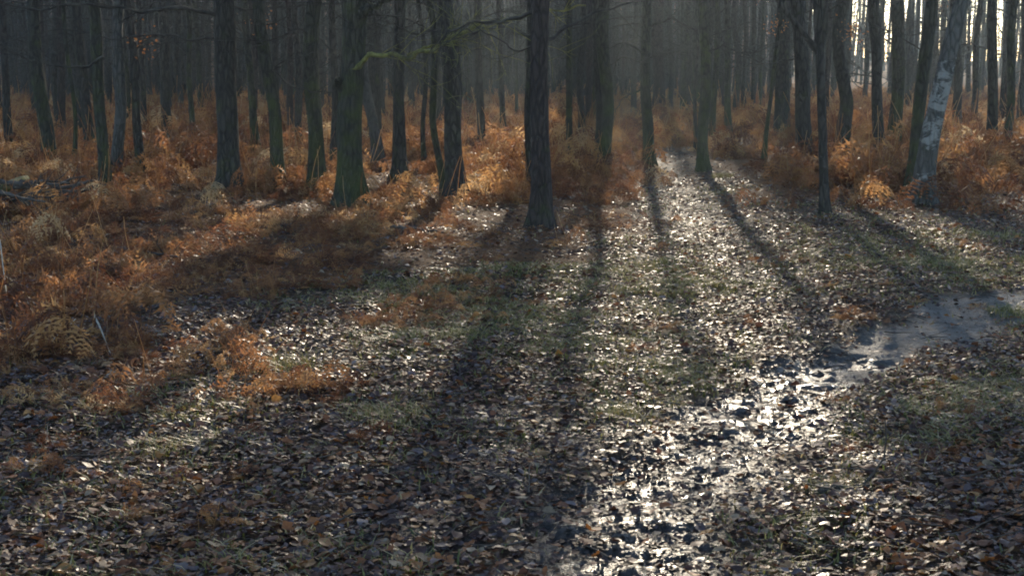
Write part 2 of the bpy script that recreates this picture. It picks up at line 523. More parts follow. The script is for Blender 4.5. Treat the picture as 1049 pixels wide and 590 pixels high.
# ------------------------------------------------------------------ trees
def trunk_mesh(name, line, rad, mat, sides=14, flare=0.5, top=14.0, seed=0):
    """line: function z -> (x, y) offset; rad: function z -> radius"""
    r_ = np.random.default_rng(seed)
    zs = np.concatenate([[-0.25], np.arange(0.0, 1.2, 0.07), np.arange(1.2, 5.2, 0.16), np.arange(5.2, top + 0.01, 0.7)])
    th = np.linspace(0, 2 * np.pi, sides, endpoint=False)
    lob = r_.random(3) * 6.28; nl = r_.integers(3, 6)
    V = []
    a1, a2 = r_.random(2) * 50
    for z in zs:
        x, y = line(max(z, 0))
        f = 1 + flare * math.exp(-max(z, 0) / 0.22) * (0.75 + 0.5 * np.cos(nl * th + lob[0])) + 0.05 * np.cos(2 * th + lob[1] + z * 0.4)
        bump = 1 + 0.26 * (vnoise(np.cos(th) * 1.7 + a1 + 7, z * 2.2 + np.sin(th) * 1.7 + a2, seed) - 0.5) + 0.10 * (vnoise(th * 3 + a1, z * 0.8 + a2, seed + 3) - 0.5)
        r = rad(max(z, 0)) * f * bump
        V.append(np.stack([x + r * np.cos(th), y + r * np.sin(th), np.full(sides, z)], 1))
    n = len(zs); V = np.vstack(V)
    i = np.arange(n - 1)[:, None] * sides; j = np.arange(sides)[None, :]; j2 = (j + 1) % sides
    F = np.stack([i + j, i + j2, i + sides + j2, i + sides + j], -1).reshape(-1, 4)
    return mesh_np(name, V, [F], mat)


def wander(p, d, length, n, curl, r_, droop=0.0):
    P = [np.array(p, float)]; d = np.array(d, float); d /= np.linalg.norm(d)
    for _ in range(n):
        d = d + r_.normal(0, curl, 3); d[2] -= droop; d /= np.linalg.norm(d)
        P.append(P[-1] + d * length / n)
    return np.array(P), d


def branch(mb, p, d, length, r0, r_, depth=2, curl=0.18, droop=0.0, k=5, kids=5):
    n = 7 if depth == 2 else 4
    P, _ = wander(p, d, length, n, curl, r_, droop)
    mb.tube(P, np.linspace(r0, r0 * 0.25, n + 1), k)
    if depth <= 0: return
    for c in range(kids):
        t = 0.25 + 0.72 * r_.random(); i = min(int(t * n), n - 1)
        q = P[i] + (P[i + 1] - P[i]) * (t * n - i)
        tang = P[i + 1] - P[i]; tang /= np.linalg.norm(tang)
        side = r_.normal(0, 1, 3); side -= tang * side.dot(tang); side /= np.linalg.norm(side)
        dd = tang * 0.75 + side * 0.85
        branch(mb, q, dd, length * (0.28 + 0.25 * r_.random()), max(r0 * (1 - 0.7 * t) * 0.5, 0.004), r_, depth - 1, curl * 1.2, droop, max(k - 1, 3), kids - 1)


def leaf_cards(mb, pts, r_, size=0.05):
    """small folded clinging leaves at given points"""
    for p in pts:
        a = r_.normal(0, 1, 3); a /= np.linalg.norm(a); b = np.cross(a, r_.normal(0, 1, 3)); b /= np.linalg.norm(b); c = np.cross(a, b)
        s = size * (0.7 + 0.6 * r_.random())
        V = [p, p + a * s * 0.5 + b * s * 0.35 + c * 0.1 * s, p + a * s, p + a * s * 0.5 - b * s * 0.35 + c * 0.1 * s]
        mb.add(V, None, [(0, 1, 2), (0, 2, 3)])


TOP = 14.0
crown_protos = []
for k in range(5):                      # bare crowns hung on a vertical leader, z measured from the tree foot
    r_ = np.random.default_rng(100 + k); mb = MB(); n = 0
    for i in range(15):
        z = 5.0 + 9.0 * (i + r_.random()) / 15
        a = r_.random() * 6.28; up = 0.35 + 0.9 * r_.random()
        ln = (3.2 - 0.16 * (z - 5)) * (0.7 + 0.5 * r_.random())
        branch(mb, (0, 0, z), (math.cos(a), math.sin(a), up), ln, 0.045, r_, 2, 0.16, 0, 5, 7)
    crown_protos.append(mb.mesh('crown', M_TWIG))
leafy_protos = []
for k in range(3):                      # denser unseen crowns holding dead leaves, filled out to darken the ground
    r_ = np.random.default_rng(200 + k); mb = MB()
    pts = []
    for i in range(20):
        z = 4.8 + 9.2 * (i + r_.random()) / 20
        a = r_.random() * 6.28; up = 0.3 + 0.9 * r_.random()
        ln = (3.4 - 0.17 * (z - 5)) * (0.7 + 0.5 * r_.random())
        branch(mb, (0, 0, z), (math.cos(a), math.sin(a), up), ln, 0.045, r_, 2, 0.16, 0, 4, 7)
    allv = np.vstack(mb.V)
    d = np.hypot(allv[:, 0], allv[:, 1])
    pts = allv[r_.choice(np.where(d > 0.7)[0], 4200)] + r_.normal(0, 0.05, (4200, 3))
    lb = MB(); leaf_cards(lb, pts, r_, 0.085)
    leafy_protos.append((mb.mesh('crown', M_TWIG), lb.mesh('clinging_leaves', M_CLING, False)))
thin_protos = []
for k in range(3):                      # spindly crowns
    r_ = np.random.default_rng(300 + k); mb = MB()
    for i in range(8):
        z = 8.0 + 6.0 * (i + r_.random()) / 8
        a = r_.random() * 6.28; up = 0.9 + 0.9 * r_.random()
        branch(mb, (0, 0, z), (math.cos(a), math.sin(a), up), 1.5 * (0.7 + 0.5 * r_.random()), 0.03, r_, 2, 0.16, 0, 4, 4)
    thin_protos.append(mb.mesh('crown', M_TWIG))

# ---- sunlit strips seen in the photo: lanes parallel to the sun, measured across it (u, metres); crowns keep out of them
LANES = [(-6.3, -5.5), (-4.5, -3.5), (-2.80, -1.50), (0.05, 1.45), (2.60, 3.00)]


def across(x, y): return x * SUNH.y - y * SUNH.x


def lane_gap(x, y):
    """metres from the nearest sunlit lane (0 inside one)"""
    u = across(x, y)
    return min(max(a - u, u - b, 0.0) for a, b in LANES)


# (foot x, foot y, width, mid x, mid y | None, top x at y=0, kind, label)   photo pixels
T = [
 (10, 148, 8, None, 9, 'o', 'slim dark trunk at the far left edge of the photo'),
 (52, 160, 14, None, 40, 'm', 'dark leaning trunk above the brush pile at the left'),
 (36, 114, 4, None, 28, 'o', 'very thin dark stem left of the leaning trunk above the brush pile'),
 (76, 160, 5, (77, 90), 73, 'm', 'very thin greenish stem right of the leaning trunk above the brush pile'),
 (93, 148, 11, None, 84, 'o', 'dark trunk just left of the slim mossy sunlit trunk at left'),
 (106, 180, 12, (107, 90), 102, 'm', 'slim mossy trunk at left with a green sunlit right edge'),
 (117, 168, 12, (128, 70), 130, 'b', 'rough blotchy birch trunk leaning right beside the slim mossy trunk'),
 (147, 168, 9, None, 137, 'o', 'slim dark trunk leaning left just right of the blotchy birch'),
 (148, 128, 7, None, 147, 'o', 'slim farther trunk directly behind the one leaning left beside the birch'),
 (171, 131, 10, None, 171, 'o', 'leftmost of three dark trunks behind the sunlit bracken slope at left'),
 (184, 119, 7, None, 184, 'o', 'middle of three dark trunks behind the sunlit bracken slope at left'),
 (197, 135, 6, None, 197, 'm', 'rightmost of three dark trunks behind the sunlit bracken slope at left'),
 (207, 119, 6, None, 204, 'm', 'thin mossy trunk just left of the thick straight trunk at left'),
 (235, 191, 24, None, 235, 'o', 'thick straight dark trunk standing alone in bracken at left'),
 (263, 141, 8, (257, 60), 255, 'm', 'slim curved trunk with a root spur right of the thick straight trunk'),
 (288, 175, 13, (278, 95), 273, 'm', 'curved dark trunk bowing left between the thick straight trunk and the oak'),
 (325, 174, 16, (322, 86), 327, 'm', 'straight mossy trunk just left of the big mossy oak'),
 (307, 142, 8, None, 306, 'o', 'slim hazy trunk behind and left of the straight mossy trunk'),
 (341, 157, 7, None, 345, 'o', 'short looking slim trunk half hidden left of the big mossy oak'),
 (361, 203, 26, (360, 90), 365, 'm', 'big mossy oak with flared foot and a long low branch to the right'),
 (388, 156, 13, (377, 80), 368, 'b', 'blotchy leaning trunk emerging right from behind the big mossy oak'),
 (409, 164, 13, None, 411, 'o', 'straight dark trunk behind the low mossy branch of the oak'),
 (390, 127, 10, None, 388, 'o', 'hazy trunk between the big oak and the straight dark trunk behind its branch'),
 (435, 153, 5, None, 433, 'o', 'very thin straight stem under the low mossy branch'),
 (422, 113, 7, None, 421, 'o', 'faint hazy trunk beyond the low mossy branch'),
 (455, 176, 7, (447, 110), 438, 'm', 'thin stem leaning left under the end of the mossy branch'),
 (468, 178, 18, (462, 80), 458, 'o', 'stout dark trunk leaning slightly left, crossed by the mossy branch tip'),
 (494, 144, 9, None, 489, 'o', 'slim trunk right of the stout leaning one'),
 (516, 131, 6, None, 511, 'o', 'thin trunk left of the central dark trunk, with a pale spot at its foot'),
 (523, 105, 7, None, 522, 'o', 'faint hazy trunk far behind, left of the central dark trunk'),
 (555, 224, 20, (554, 110), 552, 'p', 'central dark straight trunk standing nearest to the clearing'),
 (543, 171, 7, None, 541, 'o', 'thin dark trunk hidden close behind the central trunk'),
 (583, 149, 6, None, 582, 'm', 'thin trunk right of the central dark trunk'),
 (596, 135, 8, None, 595, 'o', 'slim hazy trunk second right of the central dark trunk'),
 (619, 157, 13, None, 619, 'm', 'mossy trunk at the left edge of the leafy track'),
 (610, 150, 8, (613, 90), 607, 'o', 'dark companion stem touching the mossy trunk by the track'),
 (665, 150, 11, (661, 80), 659, 'm', 'mossy trunk with root flare on the left side of the leafy track'),
 (675, 113, 13, None, 672, 'p', 'wide reddish hazy trunk behind the mossy trunk by the track'),
 (697, 106, 5, None, 699, 'o', 'thin hazy trunk far up the leafy track'),
 (720, 157, 12, (719, 80), 718, 'm', 'slim straight trunk with a mossy root on the right of the track'),
 (713, 140, 4, (712, 80), 716, 'o', 'wiry stem clinging beside the slim straight trunk right of the track'),
 (746, 129, 7, None, 742, 'm', 'slim trunk with mossy foot in the rusty bracken right of the track'),
 (754, 118, 7, None, 752, 'o', 'dark trunk second right of the mossy footed slim trunk'),
 (762, 114, 6, None, 761, 'o', 'dark trunk third right of the mossy footed slim trunk'),
 (771, 113, 5, None, 770, 'o', 'thin trunk left of the small bright sky gap'),
 (781, 96, 5, None, 781, 'o', 'farthest thin trunk standing against the small bright sky gap'),
 (783, 154, 5, (787, 105), 800, 'm', 'thin crooked sapling bending right, with mossy foot'),
 (800, 132, 16, None, 799, 'o', 'broad hazy trunk left of the forked tree'),
 (826, 161, 17, (818, 80), 813, 'o', 'stout trunk leaning left just behind the forked tree'),
 (845, 214, 10, (838, 100), 831, 'f', 'slender forked tree at the front edge of the right bracken'),
 (862, 147, 14, None, 859, 'o', 'dark trunk just right of the forked tree'),
 (903, 152, 12, (895, 70), 889, 'o', 'trunk leaning left between the forked tree and the white birch'),
 (930, 110, 7, None, 930, 'o', 'thin trunk against the brightest strip of sky left of the birch'),
 (936, 196, 14, (941, 90), 946, 'm', 'mossy dark trunk growing close against the white birch'),
 (945, 204, 20, (955, 110), 977, 'w', 'leaning silver birch with peeling white bark at right'),
 (981, 129, 9, (976, 60), 972, 'o', 'curved dark trunk just right of the silver birch'),
 (998, 123, 7, None, 997, 'o', 'slim trunk against the bright sky right of the birch'),
 (1016, 143, 11, None, 1009, 'o', 'dark trunk leaning left near the right edge of the photo'),
 (1026, 118, 5, None, 1026, 'o', 'thin far stem between the two nearest trunks at the right edge'),
 (1032, 145, 9, None, 1032, 'm', 'mossy slim trunk second from the right edge of the photo'),
 (1046, 122, 8, None, 1045, 'o', 'dark trunk cut by the right edge of the photo'),
]
MATS = dict(o=M_BARK, m=M_BARK2, b=M_BLOTCH, w=M_BIRCH, p=M_BARK3, f=M_BARK)
tree_xy = []
n_thin = 0


def tree_root(name, P, label, group=None):
    e = bpy.data.objects.new(name, None); COL.objects.link(e); e.empty_display_size = 0.3
    e.location = P
    return tag(e, label, 'tree', group)


def add_crown(e, kind, off, rz, s=1.0):
    if kind == 'leafy':
        c, l = random.choice(leafy_protos)
        o = link('crown', c, e, (*off, 0)); o.rotation_euler.z = rz
        q2 = link('dead_leaves', l, o)
    else:
        c = random.choice(crown_protos if kind == 'bare' else thin_protos)
        o = link('crown', c, e, (*off, 0)); o.rotation_euler.z = rz
    o.scale = (s, s, 1)
    return o


heroes = {}
for i, (fx, fy, w, mid, tx, kind, label) in enumerate(T):
    # feet of trees in the bracken are hidden by about 0.25 m of fronds
    hidden = 0.25 if fy < 185 and kind != 'x' else 0.05
    d0 = FPX * (CAMZ - hidden) / (fy - 70.0) * 1.0
    d0 = d0 / math.cos(0.0)
    Y = d0
    X = (fx - 524.5) / FPX * (Y * math.cos(PITCH) - (0.2 - CAMZ) * math.sin(PITCH))
    Z = hz(X, Y)
    depth = Y * math.cos(PITCH) + CAMZ * math.sin(PITCH)
    # offsets with height

    def zof(py): # height where the ray of row py passes distance Y
        r = ray(524.5, py); return CAMZ + r.z * (Y / r.y)
    pts = [(0.0, fx)]
    if mid: pts.append((zof(mid[1]) - Z, mid[0]))
    pts.append((zof(0) - Z, tx))
    zz = np.array([p[0] for p in pts]); xx = np.array([(p[1] - fx) * depth / FPX for p in pts])
    if len(zz) == 3:
        cf = np.polyfit(zz, xx, 2)
    else:
        cf = np.array([0, (xx[1] - xx[0]) / (zz[1] - zz[0]), 0])
    zt = zz[-1]
    r_ = np.random.default_rng(1000 + i)
    wob = r_.normal(0, 0.035, 2) * (0.2 if i in (13, 30, 21, 49) else 1)

    def line(z, cf=cf, zt=zt, wob=wob, i0=i):
        zc = min(z, zt)
        x = np.polyval(cf, zc)
        if z > zt:
            sl = np.clip(2 * cf[0] * zt + cf[1], -0.35, 0.35)
            u = min(z - zt, 2.2); x += sl * (u - u * u / 4.4)
        return x + wob[0] * math.sin(z * 2.3 + i0) * min(z, 1), wob[1] * math.sin(z * 1.3)
    r0 = 0.46 * w * depth / FPX

    def rad(z, r0=r0): return max(r0 * (1.04 - 0.025 * z) * (1 if z < 6 else (1 - (z - 6) / 8.6)), 0.012)
    topz = TOP
    if kind == 'f': topz = zof(48) - Z
    e = tree_root({'w': 'birch_tree', 'b': 'birch_tree', 'p': 'pine_tree'}.get(kind, 'oak_tree') if kind != 'm' else 'mossy_tree', (X, Y, Z), label)
    if kind == 'p': e.name = 'straight_tree'
    tm = trunk_mesh('trunk', line, rad, MATS[kind], 18 if w > 12 else 12, 0.9 if kind in 'm' else 0.85, topz, 500 + i)
    link('trunk', tm, e)
    off = line(9.0)
    if kind == 'f':
        # two forks
        bx, by = line(topz)
        for nm, pts2 in (('limb', [(832, 50), (815, 30), (800, 12), (786, -12), (770, -60), (765, -150)]), ('limb', [(832, 50), (839, 30), (838, 10), (836, -12), (838, -60), (842, -150)])):
            P = [np.array([(a - fx) * depth / FPX + (0), 0.03 * j * (1 if pts2[1][0] < 830 else -1), zof(b) - Z - (0.06 if j == 0 else 0)]) for j, (a, b) in enumerate(pts2)]
            P[0][0] = bx
            t = np.linspace(0, 1, 26); tt = np.linspace(0, 1, len(P)); P = np.array(P)
            PP = np.stack([np.interp(t, tt, P[:, c]) for c in range(3)], 1)
            for _ in range(2): PP[1:-1] = (PP[:-2] + 2 * PP[1:-1] + PP[2:]) / 4
            mbb = MB(); mbb.tube(PP, np.linspace(r0 * 0.75, r0 * 0.35, 26), 10, 0.15)
            for _ in range(5):
                j = r_.integers(8, 25); branch(mbb, PP[j], r_.normal(0, 1, 3) + (0, 0, 0.6), 0.9, 0.012, r_, 1, 0.2, 0, 4, 4)
            link(nm, mbb.mesh('limb', M_BARK), e)
    else:
        gap = lane_gap(X + off[0], Y)
        if gap < 0.25 and Y < 62:
            add_crown(e, 'thin' if across(X, Y) < -1 else 'bare', off, r_.random() * 6.28, 0.5)
        else:
            add_crown(e, 'leafy' if Y < 34 else ['bare', 'bare', 'leafy', 'thin'][int(r_.integers(4))], off, r_.random() * 6.28, min(1.0, 0.16 + gap / 2.6) if Y < 62 else 1.0)
    heroes[i] = (e, X, Y, Z, depth, line, rad, zof)
    tree_xy.append((X, Y))
    # thin dead side branches low on the stem
    if kind != 'f' and w >= 6:
        for b in range(int(r_.integers(3, 7))):
            mbb = MB(); z = r_.uniform(1.5, 0.9 + zt + 1.2); x, y = line(z)
            a = r_.random() * 6.28
            branch(mbb, (x, y, z), (math.cos(a), math.sin(a) * 0.7, r_.uniform(-0.1, 0.7)), r_.uniform(0.6, 2.2), r_.uniform(0.008, 0.016), r_, 2, 0.22, 0.01, 4, 6)
            link('side_branch', mbb.mesh('side_branch', M_TWIG), e)


def px_branch(idx, pts, r0, r1, mat, dy=0.0, kids=6, seed=0, name='low_branch', sub=0.8, leaves=0):
    """a branch of hero tree idx through photo pixels, at the tree's own distance drifting dy metres"""
    e, X, Y, Z, depth, line, rad, zof = heroes[idx]
    r_ = np.random.default_rng(3000 + seed)
    P = []
    for j, (a, b) in enumerate(pts):
        f = j / (len(pts) - 1); yy = Y + dy * f
        r = ray(a, b); t = yy / r.y
        P.append(np.array([r.x * t - X, yy - Y, CAMZ + r.z * t - Z]))
    P = np.array(P); n = 5 * len(P)
    t = np.linspace(0, 1, n); tt = np.linspace(0, 1, len(P))
    PP = np.stack([np.interp(t, tt, P[:, c]) for c in range(3)], 1)
    PP[1:-1] += r_.normal(0, 0.022, (n - 2, 3))
    for _ in range(1): PP[1:-1] = (PP[:-2] + 2 * PP[1:-1] + PP[2:]) / 4
    mbb = MB(); mbb.tube(PP, np.linspace(r0, r1, n) * r_.uniform(0.8, 1.25, n), 8, 0.35)
    tips = []
    for _ in range(kids):
        j = int(r_.integers(n // 4, n - 1)); d = PP[j + 1] - PP[j] if j < n - 1 else PP[j] - PP[j - 1]
        d = d / np.linalg.norm(d) + r_.normal(0, 0.55, 3)
        branch(mbb, PP[j], d, sub * (0.5 + r_.random()), max(r1 * 0.5, 0.006), r_, 1, 0.22, 0.02, 4, 4)
    o = link(name, mbb.mesh(name, mat), e)
    if leaves:
        lb = MB(); leaf_cards(lb, PP[-1] + r_.normal(0, 0.13, (leaves, 3)), r_, 0.05)
        link('dead_leaves', lb.mesh('dead_leaves', M_CLING, False), o)


px_branch(19, [(352, 84), (364, 66), (380, 57), (400, 55), (418, 57), (440, 53), (455, 45), (470, 35), (500, 23), (560, 12), (600, 6)], 0.036, 0.010, M_MOSSLOG, -1.0, 22, 1, sub=0.8)
px_branch(19, [(362, 24), (376, 10), (392, 2), (420, -12)], 0.06, 0.03, M_BARK2, -0.4, 3, 2)
px_branch(19, [(418, 57), (440, 47), (462, 42), (480, 36)], 0.020, 0.008, M_MOSSLOG, -0.9, 9, 3)
px_branch(13, [(235, 18), (190, 10), (140, 12), (90, 4), (40, 10), (-30, 2)], 0.03, 0.008, M_TWIG, -1.5, 12, 4, sub=1.2)
px_branch(13, [(235, 40), (200, 42), (160, 36), (120, 40), (60, 30), (0, 46)], 0.018, 0.006, M_TWIG, 1.0, 12, 5, sub=1.0)
px_branch(30, [(554, 12), (520, 20), (490, 22), (460, 33), (448, 45)], 0.022, 0.007, M_TWIG, 0.3, 6, 6)
px_branch(30, [(555, 50), (530, 52), (500, 36), (480, 30)], 0.014, 0.005, M_TWIG, 0.6, 5, 7)
px_branch(30, [(556, 40), (590, 22), (640, 4), (680, -10)], 0.02, 0.008, M_TWIG, 1.0, 6, 8)
px_branch(36, [(661, 58), (640, 42), (615, 55), (575, 60)], 0.02, 0.006, M_TWIG, 0.8, 7, 9)
px_branch(36, [(662, 85), (650, 96), (640, 100), (630, 115)], 0.02, 0.006, M_BARK2, -0.6, 4, 10)
px_branch(36, [(661, 30), (690, 18), (720, 40), (745, 30)], 0.02, 0.006, M_TWIG, -0.5, 7, 11)
px_branch(14, [(256, 40), (262, 30), (268, 24)], 0.014, 0.007, M_TWIG, -0.3, 3, 12, leaves=60)
px_branch(7, [(140, 50), (144, 46), (147, 44)], 0.012, 0.006, M_TWIG, -0.2, 2, 13, leaves=30)
px_branch(47, [(800, 30), (803, 28), (797, 27)], 0.014, 0.007, M_TWIG, -0.4, 4, 14, leaves=70)
px_branch(50, [(860, 40), (866, 36), (872, 33)], 0.014, 0.007, M_TWIG, -0.4, 4, 15, leaves=50)
px_branch(15, [(277, 70), (300, 90), (325, 98), (345, 92)], 0.014, 0.005, M_TWIG, -0.3, 6, 16)
px_branch(5, [(106, 60), (80, 70), (40, 66), (0, 50)], 0.016, 0.005, M_TWIG, -0.8, 9, 17)
px_branch(60, [(1045, 20), (1020, 8), (990, 14), (960, 2)], 0.016, 0.005, M_TWIG, -0.6, 7, 18)
# low spreading leafy limbs added out of view to shade the near clearing
for idx, z0, z1, hw, sd in ((26, 4.3, 6.8, 2.2, 1), (39, 5.6, 8.0, 0.8, 2), (27, 4.6, 6.6, 1.0, 3), (21, 4.6, 7.5, 2.0, 4), (49, 4.5, 7.5, 1.2, 5), (54, 4.5, 7.5, 1.8, 6)):
    e, X, Y, Z, depth, line, rad, zof = heroes[idx]
    r_ = np.random.default_rng(4000 + sd); mbb = MB()
    for j in range(16):
        z = z0 + (z1 - z0) * r_.random(); x, y = line(z) if idx != 49 else (line(2.0)[0], 0); a = r_.random() * 6.28
        branch(mbb, (x, y, z), (math.cos(a), math.sin(a), 0.15), hw * r_.uniform(0.7, 1.1), 0.03, r_, 2, 0.16, 0, 4, 6)
    o = link('added_shade_limb', mbb.mesh('added_shade_limb', M_TWIG), e)
    av = np.vstack(mbb.V); lb = MB(); leaf_cards(lb, av[r_.choice(len(av), 4200)] + r_.normal(0, 0.06, (4200, 3)), r_, 0.12)
    link('dead_leaves', lb.mesh('dead_leaves', M_CLING, False), o)
# more fine low twigs across the top of the view
for n_, (ix, pts) in enumerate(((21, [(410, 30), (440, 18), (480, 24), (530, 8)]), (34, [(619, 40), (600, 26), (570, 34), (530, 22)]), (34, [(619, 70), (640, 58), (660, 66), (690, 50)]),
                                (16, [(325, 40), (300, 30), (270, 44), (240, 38)]), (26, [(460, 30), (430, 36), (400, 24), (370, 34)]), (39, [(718, 60), (740, 48), (770, 56), (800, 42)]),
                                (48, [(815, 60), (790, 66), (760, 58), (735, 70)]), (51, [(893, 40), (915, 30), (935, 38), (960, 26)]), (57, [(1011, 50), (990, 44), (965, 52), (945, 48)]),
                                (4, [(85, 40), (60, 34), (30, 44), (0, 36)]), (9, [(171, 50), (150, 40), (120, 52), (100, 44)]), (11, [(197, 30), (215, 24), (230, 34)]))):
    px_branch(ix, pts, 0.013, 0.004, M_TWIG, -0.5, 14, 60 + n_, sub=0.9)
# broken stub on the big oak
px_branch(19, [(352, 92), (347, 87), (345, 84)], 0.085, 0.05, M_BARK2, -0.1, 0, 19, name='broken_stub')

# ---- the trees deeper in the wood
bg_trunks = []
for k in range(8):
    r_ = np.random.default_rng(700 + k); a = r_.normal(0, 0.05); b = r_.normal(0, 0.006)
    bg_trunks.append(trunk_mesh('trunk', lambda z, a=a, b=b: (a * min(z, 7) + b * min(z, 7) ** 2 + 0.06 * math.sin(z * 1.7 + a * 90) * min(z, 1), 0.05 * math.sin(z)),
                                lambda z: max(0.13 * (1.04 - 0.03 * z) * (1 if z < 6 else (1 - (z - 6) / 8.6)), 0.012),
                                [M_BARK, M_BARK2, M_BARK3, M_BARK][k % 4], 10, 0.35, TOP, 800 + k))
    bg_trunks[-1]['off'] = a * 7 + b * 49
bgb = []
for k in range(6):
    r_ = np.random.default_rng(750 + k); mb = MB()
    for j in range(11):
        a = r_.random() * 6.28
        branch(mb, (0, 0, r_.uniform(1.2, 5.5)), (math.cos(a), math.sin(a), r_.uniform(0, 0.8)), r_.uniform(0.8, 2.2), 0.017, r_, 2, 0.2, 0.01, 4, 5)
    bgb.append(mb.mesh('side_branches', M_TWIG))
n_bg = 0; tries = 0; deep = []
rr = random.Random(5)
while n_bg < 225 and tries < 60000:
    tries += 1
    Y = 30 + 62 * rr.random() ** 0.8
    X = (rr.random() * 2 - 1) * (0.365 * Y + 1.5)
    if rr.random() < 0.2:               # some added between the sunlit strips to keep those bands shaded
        Y = rr.uniform(24, 58); X = (rr.choice([rr.uniform(-1.05, -0.35), rr.uniform(1.8, 2.3), rr.uniform(3.5, 6), rr.uniform(-5, -3.3)]) + Y * SUNH.x) / SUNH.y
    if X / Y > 0.15 and rr.random() < 0.45: continue
    if any((X - a) ** 2 + (Y - b) ** 2 < 1.5 ** 2 for a, b in tree_xy): continue
    # keep the track open and keep the traced near trunks readable
    if 18 < Y < 38 and abs(X - (2.45 + (Y - 30) * 0.065)) < 0.9: continue
    gap = lane_gap(X, Y) if Y < 62 else 3.0
    if gap < 0.2 and (rr.random() < 0.6 or (across(X, Y) < -1 and rr.random() < 0.9)): continue
    ck = ('thin' if across(X, Y) < -1 else 'bare') if gap < 0.25 else ('leafy' if Y < 36 and (not -1.6 < across(X, Y) < 0.1 or rr.random() < 0.6) else rr.choice(['bare', 'bare', 'leafy', 'thin']))
    s = 0.42 + 0.5 * rr.random() ** 1.3
    gx_ = 524.5 + FPX * X / Y
    zone = 'left of the big mossy oak' if X / Y < -0.11 else ('behind the central trunk and the track' if X / Y < 0.13 else 'on the brighter right side')
    e = tree_root('slender_tree', (X, Y, hz(X, Y)), 'slender bare tree deep in the hazy wood', 'slender trees deep in the wood ' + zone)
    deep.append((gx_, Y, e))
    tm = rr.choice(bg_trunks)
    t = link('trunk', tm, e); rz = rr.random() * 6.28; t.rotation_euler.z = rz; t.scale = (s, s, 1)
    off = (math.cos(rz) * tm['off'] * s, math.sin(rz) * tm['off'] * s)
    add_crown(e, ck, off, rr.random() * 6.28, 0.5 if gap < 0.25 else min(1.0, 0.16 + gap / 2.6))
    b = link('side_branch', rr.choice(bgb), e); b.rotation_euler.z = rr.random() * 6.28
    tree_xy.append((X, Y)); n_bg += 1
ANCH = [(8, 'far left trunk'), (30, 'thin far left stem'), (52, 'trunk above brush pile'), (76, 'thin greenish stem'), (106, 'slim mossy trunk'), (140, 'leaning birch pair'), (171, 'sunlit slope trunks'), (200, 'thin mossy stems'), (235, 'thick straight trunk'), (288, 'bowed dark trunk'),
        (361, 'big mossy oak'), (409, 'trunk behind mossy branch'), (468, 'stout leaning trunk'), (555, 'central dark trunk'), (619, 'mossy trackside trunk'),
        (720, 'mossy rooted trunk'), (783, 'crooked sapling'), (845, 'forked tree'), (903, 'trunk beside birch'), (945, 'silver birch'), (1016, 'trunk by right edge')]
ORD = ('nearest second third fourth fifth sixth seventh eighth ninth tenth eleventh twelfth thirteenth fourteenth fifteenth sixteenth seventeenth eighteenth nineteenth twentieth').split()
cells = {}
for gx_, Y, e in deep:
    ax_, an = min(ANCH, key=lambda q: abs(q[0] - gx_))
    cells.setdefault((an, 'left' if gx_ < ax_ else 'right'), []).append((Y, e))
for (an, side_), lst in cells.items():
    for k, (Y, e) in enumerate(sorted(lst, key=lambda q: q[0])):
        o_ = ORD[min(k, 19)]
        e['label'] = '%s slender tree in the depth just %s of %s' % (o_ if k == 0 else o_ + ' nearest', side_, an)

# far wood that reads as one mass
mb = MB(); r_ = np.random.default_rng(55)
FY = 60 + 155 * r_.random(5200) ** 1.1; FX = r_.uniform(-1, 1, 5200) * (0.40 * FY + 6)
ok = (FX / FY < 0.15) | (r_.random(5200) > 0.55)
FX, FY = FX[ok][:2500], FY[ok][:2500]
for X, Y, z in zip(FX, FY, height(FX, FY)):
    h = r_.uniform(7, 12); l = r_.normal(0, 0.05, 2)
    mb.tube([(X, Y, z - 0.3), (X + l[0] * 3, Y + l[1] * 3, z + 3), (X + l[0] * 7, Y, z + h)], [r_.uniform(0.08, 0.17), r_.uniform(0.07, 0.11), 0.03], 5)
    for j in range(6):
        a = r_.random() * 6.28; zz = z + r_.uniform(0.6, 7)
        P, _ = wander((X, Y, zz), (math.cos(a), math.sin(a), r_.uniform(0.1, 0.9)), r_.uniform(1, 3), 3, 0.2, r_)
        mb.tube(P, np.linspace(0.035, 0.012, 4), 3)
tag(link('distant_wood', mb.mesh('distant_wood', M_BARK)), 'far off wood of bare trunks fading into haze', 'wood', None, 'stuff')

